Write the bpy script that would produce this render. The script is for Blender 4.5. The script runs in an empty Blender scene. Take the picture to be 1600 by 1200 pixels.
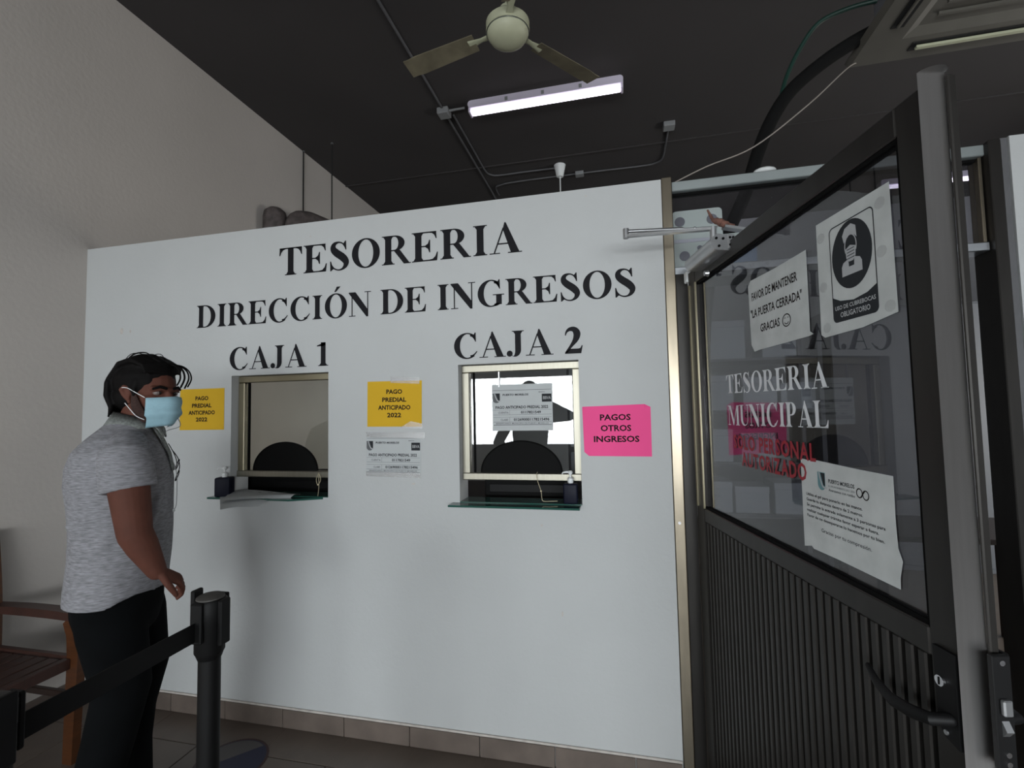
import bpy, bmesh, math, random
from mathutils import Vector, Matrix
random.seed(7)
SC = bpy.context.scene
COL = SC.collection

# ------------------------------------------------------------------ camera
cam = bpy.data.objects.new('camera', bpy.data.cameras.new('camera'))
COL.objects.link(cam)
cam.data.sensor_fit = 'HORIZONTAL'
cam.data.sensor_width = 36.0
cam.data.lens = 36.0 * 740.7 / 1600.0
cam.data.clip_start = 0.02
cam.data.clip_end = 100
M = [[0.97458, 0.223154, -0.019882], [-0.031932, 0.050521, -0.998212], [-0.221751, 0.973473, 0.056363]]
rx, ry, rz = Vector(M[0]), -Vector(M[1]), -Vector(M[2])
mat = Matrix((rx, ry, rz)).transposed().to_4x4()
mat.translation = Vector((0, -2.068, 1.5))
cam.matrix_world = mat
SC.camera = cam

# ------------------------------------------------------------------ world, light, exposure
SC.view_settings.view_transform = 'Standard'
SC.view_settings.look = 'None'
SC.view_settings.gamma = 1.0
SC.view_settings.use_curve_mapping = False
SC.view_settings.exposure = 0.0
world = bpy.data.worlds.new('overcast_sky')
SC.world = world
world.use_nodes = True
world.node_tree.nodes['Background'].inputs[0].default_value = (0.86, 0.95, 1.0, 1)
world.node_tree.nodes['Background'].inputs[1].default_value = 7.0


def area(name, loc, rot, sx, sy, power, color):
    l = bpy.data.lights.new(name, 'AREA')
    l.shape = 'RECTANGLE'
    l.size, l.size_y = sx, sy
    l.energy = power
    l.color = color
    o = bpy.data.objects.new(name, l)
    o.location, o.rotation_euler = loc, rot
    COL.objects.link(o)
    return o


# daylight coming through the long street window behind the photographer (fills the whole opening)
area('window_daylight', (0.05, -5.62, 1.50), (math.radians(90), 0, 0), 5.7, 1.12, 245, (0.95, 0.98, 1.0))

# fill light added inside the office, unseen, far right behind the partition
area('office_fill', (4.62, 1.6, 1.5), (math.radians(90), 0, math.radians(90)), 1.5, .9, 62, (1.0, 0.97, 0.90))

# ------------------------------------------------------------------ colour + materials


def lin(c):
    c = c / 255.0
    return c / 12.92 if c <= 0.04045 else ((c + 0.055) / 1.055) ** 2.4


def rgb(r, g, b):
    return (lin(r), lin(g), lin(b), 1.0)


MATS = {}


def mk(name, color, rough=0.6, metal=0.0, var=0.0, vscale=6.0, bump=0.0, bscale=60.0, spec=0.5, emit=None, estr=0.0, stretch=None):
    m = bpy.data.materials.new(name)
    m.use_nodes = True
    nt = m.node_tree
    b = nt.nodes['Principled BSDF']
    b.inputs['Base Color'].default_value = color
    b.inputs['Roughness'].default_value = rough
    b.inputs['Metallic'].default_value = metal
    b.inputs['Specular IOR Level'].default_value = spec
    tc = nt.nodes.new('ShaderNodeTexCoord')
    src = tc.outputs['Object']
    if stretch:
        mp = nt.nodes.new('ShaderNodeMapping')
        mp.inputs['Scale'].default_value = stretch
        nt.links.new(src, mp.inputs[0])
        src = mp.outputs[0]
    if var > 0:
        n = nt.nodes.new('ShaderNodeTexNoise')
        n.inputs['Scale'].default_value = vscale
        n.inputs['Detail'].default_value = 6
        nt.links.new(src, n.inputs['Vector'])
        r = nt.nodes.new('ShaderNodeMapRange')
        r.inputs[1].default_value = 0.3
        r.inputs[2].default_value = 0.7
        r.inputs[3].default_value = 1 - var
        r.inputs[4].default_value = 1 + var
        nt.links.new(n.outputs[0], r.inputs[0])
        mx = nt.nodes.new('ShaderNodeMix')
        mx.data_type = 'RGBA'
        mx.blend_type = 'MULTIPLY'
        mx.inputs[0].default_value = 1.0
        mx.inputs[6].default_value = color
        nt.links.new(r.outputs[0], mx.inputs[7])
        nt.links.new(mx.outputs[2], b.inputs['Base Color'])
    if bump > 0:
        n2 = nt.nodes.new('ShaderNodeTexNoise')
        n2.inputs['Scale'].default_value = bscale
        n2.inputs['Detail'].default_value = 4
        nt.links.new(src, n2.inputs['Vector'])
        bp = nt.nodes.new('ShaderNodeBump')
        bp.inputs['Strength'].default_value = bump
        bp.inputs['Distance'].default_value = 0.004
        nt.links.new(n2.outputs[0], bp.inputs['Height'])
        nt.links.new(bp.outputs[0], b.inputs['Normal'])
    if emit:
        b.inputs['Emission Color'].default_value = emit
        b.inputs['Emission Strength'].default_value = estr
    MATS[name] = m
    return m


def mk_glass(name, tint, gain=2.0, ior=1.5, rough=0.0, dust=0.0, dustcol=(0.5, 0.5, 0.5, 1)):
    m = bpy.data.materials.new(name)
    m.use_nodes = True
    nt = m.node_tree
    nt.nodes.remove(nt.nodes['Principled BSDF'])
    out = nt.nodes['Material Output']
    # Schlick reflectance from the angle to the surface, the same on both faces of the pane
    ge = nt.nodes.new('ShaderNodeNewGeometry')
    dp = nt.nodes.new('ShaderNodeVectorMath')
    dp.operation = 'DOT_PRODUCT'
    nt.links.new(ge.outputs['Normal'], dp.inputs[0])
    nt.links.new(ge.outputs['Incoming'], dp.inputs[1])

    def ma(op, a, b=None):
        n_ = nt.nodes.new('ShaderNodeMath')
        n_.operation = op
        for k_, v_ in enumerate((a, b)):
            if v_ is None:
                continue
            if isinstance(v_, (int, float)):
                n_.inputs[k_].default_value = v_
            else:
                nt.links.new(v_, n_.inputs[k_])
        return n_.outputs[0]
    c_ = ma('ABSOLUTE', dp.outputs['Value'])
    f0 = ((ior - 1) / (ior + 1)) ** 2
    fac = ma('ADD', ma('MULTIPLY', ma('POWER', ma('SUBTRACT', 1.0, c_), 5.0), 1 - f0), f0)
    mu = nt.nodes.new('ShaderNodeMath')
    mu.operation = 'MULTIPLY'
    mu.use_clamp = True
    mu.inputs[1].default_value = gain
    nt.links.new(fac, mu.inputs[0])
    tr = nt.nodes.new('ShaderNodeBsdfTransparent')
    tr.inputs[0].default_value = tint
    gl = nt.nodes.new('ShaderNodeBsdfGlossy')
    gl.inputs['Roughness'].default_value = rough
    mix = nt.nodes.new('ShaderNodeMixShader')
    nt.links.new(mu.outputs[0], mix.inputs[0])
    nt.links.new(tr.outputs[0], mix.inputs[1])
    nt.links.new(gl.outputs[0], mix.inputs[2])
    last = mix.outputs[0]
    if dust > 0:
        tc = nt.nodes.new('ShaderNodeTexCoord')
        n = nt.nodes.new('ShaderNodeTexNoise')
        n.inputs['Scale'].default_value = 14
        n.inputs['Detail'].default_value = 8
        nt.links.new(tc.outputs['Object'], n.inputs['Vector'])
        r = nt.nodes.new('ShaderNodeMapRange')
        r.inputs[1].default_value = 0.45
        r.inputs[2].default_value = 0.85
        r.inputs[3].default_value = dust * 0.35
        r.inputs[4].default_value = dust
        nt.links.new(n.outputs[0], r.inputs[0])
        df = nt.nodes.new('ShaderNodeBsdfDiffuse')
        df.inputs[0].default_value = dustcol
        m2 = nt.nodes.new('ShaderNodeMixShader')
        nt.links.new(r.outputs[0], m2.inputs[0])
        nt.links.new(last, m2.inputs[1])
        nt.links.new(df.outputs[0], m2.inputs[2])
        last = m2.outputs[0]
    nt.links.new(last, out.inputs[0])
    MATS[name] = m
    return m


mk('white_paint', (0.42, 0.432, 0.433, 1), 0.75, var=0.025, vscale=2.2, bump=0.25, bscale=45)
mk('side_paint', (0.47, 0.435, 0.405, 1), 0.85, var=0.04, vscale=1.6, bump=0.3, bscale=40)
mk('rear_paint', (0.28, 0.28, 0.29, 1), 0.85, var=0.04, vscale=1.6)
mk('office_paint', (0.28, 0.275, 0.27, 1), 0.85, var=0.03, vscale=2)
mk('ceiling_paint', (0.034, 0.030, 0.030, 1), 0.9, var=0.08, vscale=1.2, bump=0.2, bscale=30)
mk('tile_glaze', (0.085, 0.066, 0.053, 1), 0.35, var=0.16, vscale=7, bump=0.05, bscale=50)
mk('dado_paint', (0.80, 0.75, 0.64, 1), 0.8, var=0.03, vscale=3)
mk('grout', (0.05, 0.045, 0.04, 1), 0.9)
mk('skirting_tile', (0.115, 0.092, 0.078, 1), 0.45, var=0.2, vscale=9)
mk('skirting_mortar', (0.42, 0.39, 0.36, 1), 0.9, var=0.15, vscale=30)
mk('vinyl_black', (0.003, 0.003, 0.005, 1), 0.7, var=0.1, vscale=8, spec=0.25)
mk('print_black', (0.012, 0.009, 0.009, 1), 0.7, spec=0.1)
mk('print_grey', (0.08, 0.085, 0.09, 1), 0.7)
mk('print_dark_grey', (0.022, 0.024, 0.027, 1), 0.7, spec=0.1)
mk('print_white', (0.34, 0.35, 0.36, 1), 0.6)
mk('letter_white', (0.60, 0.62, 0.64, 1), 0.6)
mk('print_red', (0.24, 0.004, 0.012, 1), 0.5)
mk('print_teal', (0.10, 0.22, 0.24, 1), 0.6)
mk('paper_yellow', (0.54, 0.33, 0.012, 1), 0.9, var=0.03, vscale=5)
mk('paper_pink', (0.76, 0.072, 0.25, 1), 0.85, var=0.03, vscale=5)
mk('paper_white', (0.40, 0.42, 0.425, 1), 0.7, var=0.03, vscale=12)
mk('paper_old', (0.43, 0.45, 0.445, 1), 0.7, var=0.09, vscale=16)
mk('alu', (0.31, 0.295, 0.245, 1), 0.42, 1.0, var=0.06, vscale=5, stretch=(20, 20, 1))
mk('alu_post', (0.27, 0.235, 0.18, 1), 0.36, 1.0, var=0.12, vscale=4, stretch=(6, 6, 1))
mk('alu_light', (0.27, 0.30, 0.30, 1), 0.5, 0.6, var=0.05, vscale=6)
mk('alu_bright', (0.58, 0.61, 0.64, 1), 0.30, 1.0, var=0.04, vscale=6)
mk('alu_dark', (0.024, 0.022, 0.020, 1), 0.42, 0.6, var=0.12, vscale=6, stretch=(6, 6, 1))
mk('nosing', (0.62, 0.61, 0.60, 1), 0.30, 1.0, var=0.05, vscale=5, stretch=(20, 20, 1))
mk('alu_gold', (0.30, 0.27, 0.19, 1), 0.38, 1.0, var=0.05, vscale=5)
mk('rubber', (0.002, 0.002, 0.002, 1), 0.8, spec=0.1)
mk('black_plastic', (0.002, 0.002, 0.0022, 1), 0.6, var=0.2, vscale=12, spec=0.25)
mk('black_flap', (0.0015, 0.0015, 0.0015, 1), 0.8, spec=.2)
mk('navy_plastic', (0.004, 0.005, 0.014, 1), 0.5, spec=0.15)
mk('white_plastic', (0.62, 0.64, 0.64, 1), 0.4, var=0.04, vscale=8)
mk('steel', (0.45, 0.46, 0.47, 1), 0.35, 0.9, var=0.08, vscale=14)
mk('screw', (0.7, 0.7, 0.72, 1), 0.25, 1.0)
mk('shelf_glass', (0.02, 0.075, 0.06, 1), 0.08, spec=0.6)
mk('conduit_paint', (0.085, 0.085, 0.09, 1), 0.6, var=0.1, vscale=10)
mk('pvc_grey', (0.20, 0.205, 0.21, 1), 0.6)
mk('fan_enamel', (0.40, 0.41, 0.29, 1), 0.55, var=0.06, vscale=14)
mk('fan_blade_paint', (0.12, 0.105, 0.07, 1), 0.6, var=0.3, vscale=9)
mk('lamp_body', (0.60, 0.55, 0.66, 1), 0.5)
mk('tube_light', (1, 1, 1, 1), 0.5, emit=(0.93, 0.86, 1.0, 1), estr=3.6)
mk('ac_plastic', (0.085, 0.08, 0.068, 1), 0.5, var=0.08, vscale=8)
mk('ac_dark', (0.02, 0.02, 0.02, 1), 0.7, spec=0.1)
mk('foam_hose', (0.006, 0.006, 0.006, 1), 0.9, bump=0.3, bscale=60, spec=0.1)
mk('green_tube', (0.006, 0.03, 0.022, 1), 0.5)
mk('cable_grey', (0.25, 0.22, 0.20, 1), 0.7)
mk('string', (0.50, 0.44, 0.30, 1), 0.9)
mk('duct_metal', (0.075, 0.062, 0.060, 1), 0.7, 0.1, var=0.45, vscale=18, bump=0.4, bscale=30)
mk('wood_orange', (0.060, 0.020, 0.006, 1), 0.4, var=0.25, vscale=5, stretch=(3, 3, 14))
mk('wood_red', (0.036, 0.014, 0.010, 1), 0.45, var=0.25, vscale=5, stretch=(3, 14, 3))
mk('wood_dark', (0.025, 0.015, 0.012, 1), 0.4, var=0.2, vscale=6, spec=0.25)
mk('cap_grey', (0.045, 0.042, 0.038, 1), 0.6, var=0.1, vscale=20)
mk('sticker_navy', (0.006, 0.008, 0.03, 1), 0.5)
mk('sticker_pale', (0.06, 0.055, 0.055, 1), 0.5)
mk('sticker_rim', (0.03, 0.008, 0.008, 1), 0.5)
mk('box_card', (0.40, 0.43, 0.46, 1), 0.8, var=0.04, vscale=5)
mk('cabinet_grey', (0.10, 0.103, 0.115, 1), 0.6, var=0.05, vscale=4)
mk('cabinet_white', (0.40, 0.42, 0.46, 1), 0.6, var=0.05, vscale=4)
mk('box_blue', (0.25, 0.45, 0.70, 1), 0.5)
mk('box_cream', (0.62, 0.70, 0.60, 1), 0.5)
mk('skin', (0.088, 0.031, 0.020, 1), 0.75, var=0.12, vscale=16, bump=0.1, bscale=120, spec=0.25)
mk('skin_lips', (0.25, 0.09, 0.07, 1), 0.5)
mk('hair_black', (0.003, 0.0025, 0.0025, 1), 0.7, var=0.3, vscale=30, stretch=(1, 1, 6), spec=0.1)
mk('beard', (0.028, 0.012, 0.009, 1), 0.95, var=0.5, vscale=160)
mk('shirt_grey', (0.19, 0.19, 0.205, 1), 0.9, var=0.34, vscale=46, bump=0.15, bscale=150, stretch=(0.8, 0.8, 5))
mk('collar_grey', (0.20, 0.215, 0.205, 1), 0.9, var=0.35, vscale=110)
mk('trouser_black', (0.0018, 0.0022, 0.0026, 1), 0.95, var=0.3, vscale=8, spec=0.1)
mk('shoe_olive', (0.02, 0.018, 0.006, 1), 0.6, spec=0.1)
mk('shoe_sole', (0.05, 0.05, 0.045, 1), 0.7)
mk('mask_blue', (0.22, 0.36, 0.42, 1), 0.8, var=0.08, vscale=30, bump=0.3, bscale=40)
mk('mask_white', (0.62, 0.64, 0.65, 1), 0.8)
mk('eye_white', (0.16, 0.13, 0.12, 1), 0.3)
mk('eye_dark', (0.01, 0.006, 0.004, 1), 0.15)
mk('shirt_dark', (0.012, 0.016, 0.022, 1), 0.9, var=0.2, vscale=12, spec=0.1)
mk('shirt_office', (0.17, 0.165, 0.165, 1), 0.9, var=0.1, vscale=12)
mk('asphalt', (0.35, 0.35, 0.34, 1), 0.9, var=0.1, vscale=3)
mk('tape', (0.62, 0.65, 0.66, 1), 0.25, var=0.1, vscale=40)
mk_glass('pane_clear', (0.90, 0.92, 0.91, 1), gain=2.8)
mk_glass('pane_door', (0.50, 0.50, 0.52, 1), gain=1.75, dust=0.02)
mk_glass('pane_transom', (0.85, 0.85, 0.88, 1), gain=1.0, dust=0.02)
mk_glass('tape_clear', (0.93, 0.93, 0.93, 1), gain=2.0, rough=0.25, dust=0.22, dustcol=(0.8, 0.8, 0.8, 1))
mk_glass('bottle_clear', (0.75, 0.80, 0.80, 1), gain=2.5)

# ------------------------------------------------------------------ mesh builder


class MB:
    def __init__(self):
        self.v, self.f = [], []

    def add(self, vs, fs):
        n = len(self.v)
        self.v += [tuple(p) for p in vs]
        self.f += [tuple(i + n for i in f) for f in fs]
        return self

    def frombm(self, bm, mtx=None):
        bm.verts.index_update()
        vs = [(mtx @ v.co if mtx else v.co.copy()) for v in bm.verts]
        self.add(vs, [[v.index for v in f.verts] for f in bm.faces])
        bm.free()
        return self

    def box(self, x0, y0, z0, x1, y1, z1, bev=0.0, seg=2, rot=None):
        bm = bmesh.new()
        c = Vector(((x0 + x1) / 2, (y0 + y1) / 2, (z0 + z1) / 2))
        bmesh.ops.create_cube(bm, size=1)
        for v in bm.verts:
            v.co = Vector((v.co.x * (x1 - x0), v.co.y * (y1 - y0), v.co.z * (z1 - z0)))
        if bev > 0:
            bmesh.ops.bevel(bm, geom=list(bm.edges), offset=bev, segments=seg, affect='EDGES', profile=0.5)
        m = Matrix.Translation(c)
        if rot is not None:
            m = m @ rot
        return self.frombm(bm, m)

    def cyl(self, p0, p1, r0, r1=None, n=20, caps=True):
        r1 = r0 if r1 is None else r1
        p0, p1 = Vector(p0), Vector(p1)
        d = (p1 - p0).normalized()
        a = d.orthogonal().normalized()
        b = d.cross(a)
        vs = []
        for p, r in ((p0, r0), (p1, r1)):
            for i in range(n):
                t = 2 * math.pi * i / n
                vs.append(p + a * (r * math.cos(t)) + b * (r * math.sin(t)))
        fs = [(i, (i + 1) % n, n + (i + 1) % n, n + i) for i in range(n)]
        if caps:
            fs += [tuple(range(n))[::-1], tuple(range(n, 2 * n))]
        return self.add(vs, fs)

    def tube(self, pts, r, n=10, ra=None, caps=True):
        """round tube along a polyline; r may be a list"""
        pts = [Vector(p) for p in pts]
        k = len(pts)
        rs = r if isinstance(r, (list, tuple)) else [r] * k
        up = None
        vs = []
        for i, p in enumerate(pts):
            d = (pts[min(i + 1, k - 1)] - pts[max(i - 1, 0)]).normalized()
            if up is None:
                up = d.orthogonal().normalized()
            a = (up - d * up.dot(d)).normalized()
            up = a
            b = d.cross(a)
            for j in range(n):
                t = 2 * math.pi * j / n
                vs.append(p + a * (rs[i] * math.cos(t)) + b * (rs[i] * math.sin(t)))
        fs = []
        for i in range(k - 1):
            for j in range(n):
                fs.append((i * n + j, i * n + (j + 1) % n, (i + 1) * n + (j + 1) % n, (i + 1) * n + j))
        if caps:
            fs += [tuple(range(n))[::-1], tuple(range((k - 1) * n, k * n))]
        return self.add(vs, fs)

    def lathe(self, prof, c=(0, 0, 0), n=28, axis='Z', mtx=None):
        vs, fs = [], []
        k = len(prof)
        for (r, z) in prof:
            for j in range(n):
                t = 2 * math.pi * j / n
                p = Vector((r * math.cos(t), r * math.sin(t), z))
                if mtx:
                    p = mtx @ p
                vs.append(p + Vector(c))
        for i in range(k - 1):
            for j in range(n):
                fs.append((i * n + j, i * n + (j + 1) % n, (i + 1) * n + (j + 1) % n, (i + 1) * n + j))
        fs.append(tuple(range(n))[::-1])
        fs.append(tuple(range((k - 1) * n, k * n)))
        return self.add(vs, fs)

    def ell(self, c, r, m=None, nu=20, nv=12):
        vs, fs = [], []
        c = Vector(c)
        pts = [Vector((0, 0, 1))]
        for i in range(1, nv):
            th = math.pi * i / nv
            for j in range(nu):
                ph = 2 * math.pi * j / nu
                pts.append(Vector((math.sin(th) * math.cos(ph), math.sin(th) * math.sin(ph), math.cos(th))))
        pts.append(Vector((0, 0, -1)))
        for p in pts:
            q = Vector((p.x * r[0], p.y * r[1], p.z * r[2]))
            vs.append((m @ q if m else q) + c)
        for j in range(nu):
            fs.append((0, 1 + j, 1 + (j + 1) % nu))
        for i in range(nv - 2):
            for j in range(nu):
                a = 1 + i * nu
                fs.append((a + j, a + nu + j, a + nu + (j + 1) % nu, a + (j + 1) % nu))
        a = 1 + (nv - 2) * nu
        for j in range(nu):
            fs.append((a + j, len(pts) - 1, a + (j + 1) % nu))
        return self.add(vs, fs)

    def loft(self, pts, rad, ax=(1, 0, 0), n=20, dome=True):
        """closed limb: ellipse (ra along ax, rb across) at every point, rounded ends"""
        pts = [Vector(p) for p in pts]
        rad = [(r, r) if not isinstance(r, (tuple, list)) else r for r in rad]
        ax = Vector(ax)
        P, Rr = list(pts), list(rad)
        if dome:
            d0 = (pts[0] - pts[1]).normalized()
            d1 = (pts[-1] - pts[-2]).normalized()
            q0, q1 = min(rad[0]), min(rad[-1])
            pre, post = [], []
            for s in (80, 55, 30):
                a = math.radians(s)
                pre.append((pts[0] + d0 * (q0 * math.sin(a)), (rad[0][0] * math.cos(a), rad[0][1] * math.cos(a))))
            for s in (30, 55, 80):
                a = math.radians(s)
                post.append((pts[-1] + d1 * (q1 * math.sin(a)), (rad[-1][0] * math.cos(a), rad[-1][1] * math.cos(a))))
            P = [p for p, r in pre] + P + [p for p, r in post]
            Rr = [r for p, r in pre] + Rr + [r for p, r in post]
        vs = []
        k = len(P)
        for i, p in enumerate(P):
            d = (P[min(i + 1, k - 1)] - P[max(i - 1, 0)]).normalized()
            a = ax - d * ax.dot(d)
            a = a.normalized() if a.length > 1e-4 else d.orthogonal().normalized()
            b = d.cross(a)
            for j in range(n):
                t = 2 * math.pi * j / n
                vs.append(p + a * (Rr[i][0] * math.cos(t)) + b * (Rr[i][1] * math.sin(t)))
        fs = []
        for i in range(k - 1):
            for j in range(n):
                fs.append((i * n + j, i * n + (j + 1) % n, (i + 1) * n + (j + 1) % n, (i + 1) * n + j))
        fs += [tuple(range(n))[::-1], tuple(range((k - 1) * n, k * n))]
        return self.add(vs, fs)

    def poly(self, pts, y=0.0):
        """flat polygon in the XZ plane"""
        return self.add([(p[0], y, p[1]) for p in pts], [tuple(range(len(pts)))])

    def strip(self, A, B, y=0.0, closed=False):
        n = len(A)
        vs = [(p[0], y, p[1]) for p in A] + [(p[0], y, p[1]) for p in B]
        fs = [(i, i + 1, n + i + 1, n + i) for i in range(n - 1)]
        if closed:
            fs.append((n - 1, 0, n, 2 * n - 1))
        return self.add(vs, fs)

    def prism(self, pts, y0, y1):
        """outline in XZ given thickness along y"""
        n = len(pts)
        vs = [(p[0], y0, p[1]) for p in pts] + [(p[0], y1, p[1]) for p in pts]
        fs = [tuple(range(n)), tuple(range(n, 2 * n))[::-1]]
        fs += [(i, n + i, n + (i + 1) % n, (i + 1) % n) for i in range(n)]
        return self.add(vs, fs)

    def mesh(self, name, m, smooth=False):
        me = bpy.data.meshes.new(name)
        me.from_pydata([tuple(p) for p in self.v], [], self.f)
        me.validate()
        bm = bmesh.new()
        bm.from_mesh(me)
        bmesh.ops.recalc_face_normals(bm, faces=bm.faces)
        bm.to_mesh(me)
        bm.free()
        me.materials.append(MATS[m] if isinstance(m, str) else m)
        if smooth:
            for p in me.polygons:
                p.use_smooth = True
            if smooth != 'all':
                try:
                    me.set_sharp_from_angle(angle=math.radians(38))
                except Exception:
                    pass
        return me

    def build(self, name, m, parent=None, smooth=False):
        me = self.mesh(name, m, smooth)
        o = bpy.data.objects.new(name, me)
        COL.objects.link(o)
        if parent:
            o.parent = parent
        return o


def tag(o, label=None, cat=None, group=None, kind=None):
    if label:
        o['label'] = label
    if cat:
        o['category'] = cat
    if group:
        o['group'] = group
    if kind:
        o['kind'] = kind
    return o


def empty(name, loc=(0, 0, 0), rz=0.0, label=None, cat=None, group=None, kind=None):
    o = bpy.data.objects.new(name, None)
    o.empty_display_size = 0.05
    COL.objects.link(o)
    o.location = loc
    o.rotation_euler = (0, 0, rz)
    return tag(o, label, cat, group, kind)


def inst(o, loc=None, parent=None, rot=None):
    c = o.copy()
    COL.objects.link(c)
    if loc is not None:
        c.location = loc
    if rot is not None:
        c.rotation_euler = rot
    if parent:
        c.parent = parent
    return c


def arc(cx, cz, rx, rz, a0, a1, n=24):
    return [(cx + rx * math.cos(math.radians(a0 + (a1 - a0) * i / n)), cz + rz * math.sin(math.radians(a0 + (a1 - a0) * i / n))) for i in range(n + 1)]


def rrect(x0, z0, x1, z1, r, n=6):
    return (arc(x1 - r, z1 - r, r, r, 0, 90, n) + arc(x0 + r, z1 - r, r, r, 90, 180, n) +
            arc(x0 + r, z0 + r, r, r, 180, 270, n) + arc(x1 - r, z0 + r, r, r, 270, 360, n))


def spline(P, n=8):
    """Catmull-Rom through tuples of any length"""
    out = []
    k = len(P)
    for i in range(k - 1):
        p0, p1, p2, p3 = P[max(i - 1, 0)], P[i], P[i + 1], P[min(i + 2, k - 1)]
        for j in range(n):
            t = j / n
            out.append(tuple(0.5 * ((2 * b) + (-a + c) * t + (2 * a - 5 * b + 4 * c - d) * t * t + (-a + 3 * b - 3 * c + d) * t ** 3) for a, b, c, d in zip(p0, p1, p2, p3)))
    out.append(tuple(P[-1]))
    return out


def stroke(mb, P, s=8):
    """variable width pen stroke; P = (x, z, width)"""
    Q = spline(P, s)
    A, B = [], []
    for i, q in enumerate(Q):
        a, b = Q[max(i - 1, 0)], Q[min(i + 1, len(Q) - 1)]
        d = Vector((b[0] - a[0], b[1] - a[1])).normalized()
        nx, nz = -d.y, d.x
        h = max(q[2], 0.004) / 2
        A.append((q[0] + nx * h, q[1] + nz * h))
        B.append((q[0] - nx * h, q[1] - nz * h))
    mb.strip(A, B)


# ------------------------------------------------------------------ bold serif capitals (cap height = 1)
SER = {'T': .987, 'E': .987, 'S': .822, 'O': 1.151, 'R': 1.068, 'I': .575, 'A': 1.068, 'D': 1.068, 'C': 1.068, 'N': 1.068,
       'G': 1.151, 'J': .74, '1': .74, '2': .74, 'M': 1.396, 'U': 1.068, 'P': .904, 'L': .987, ' ': .37}


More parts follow.
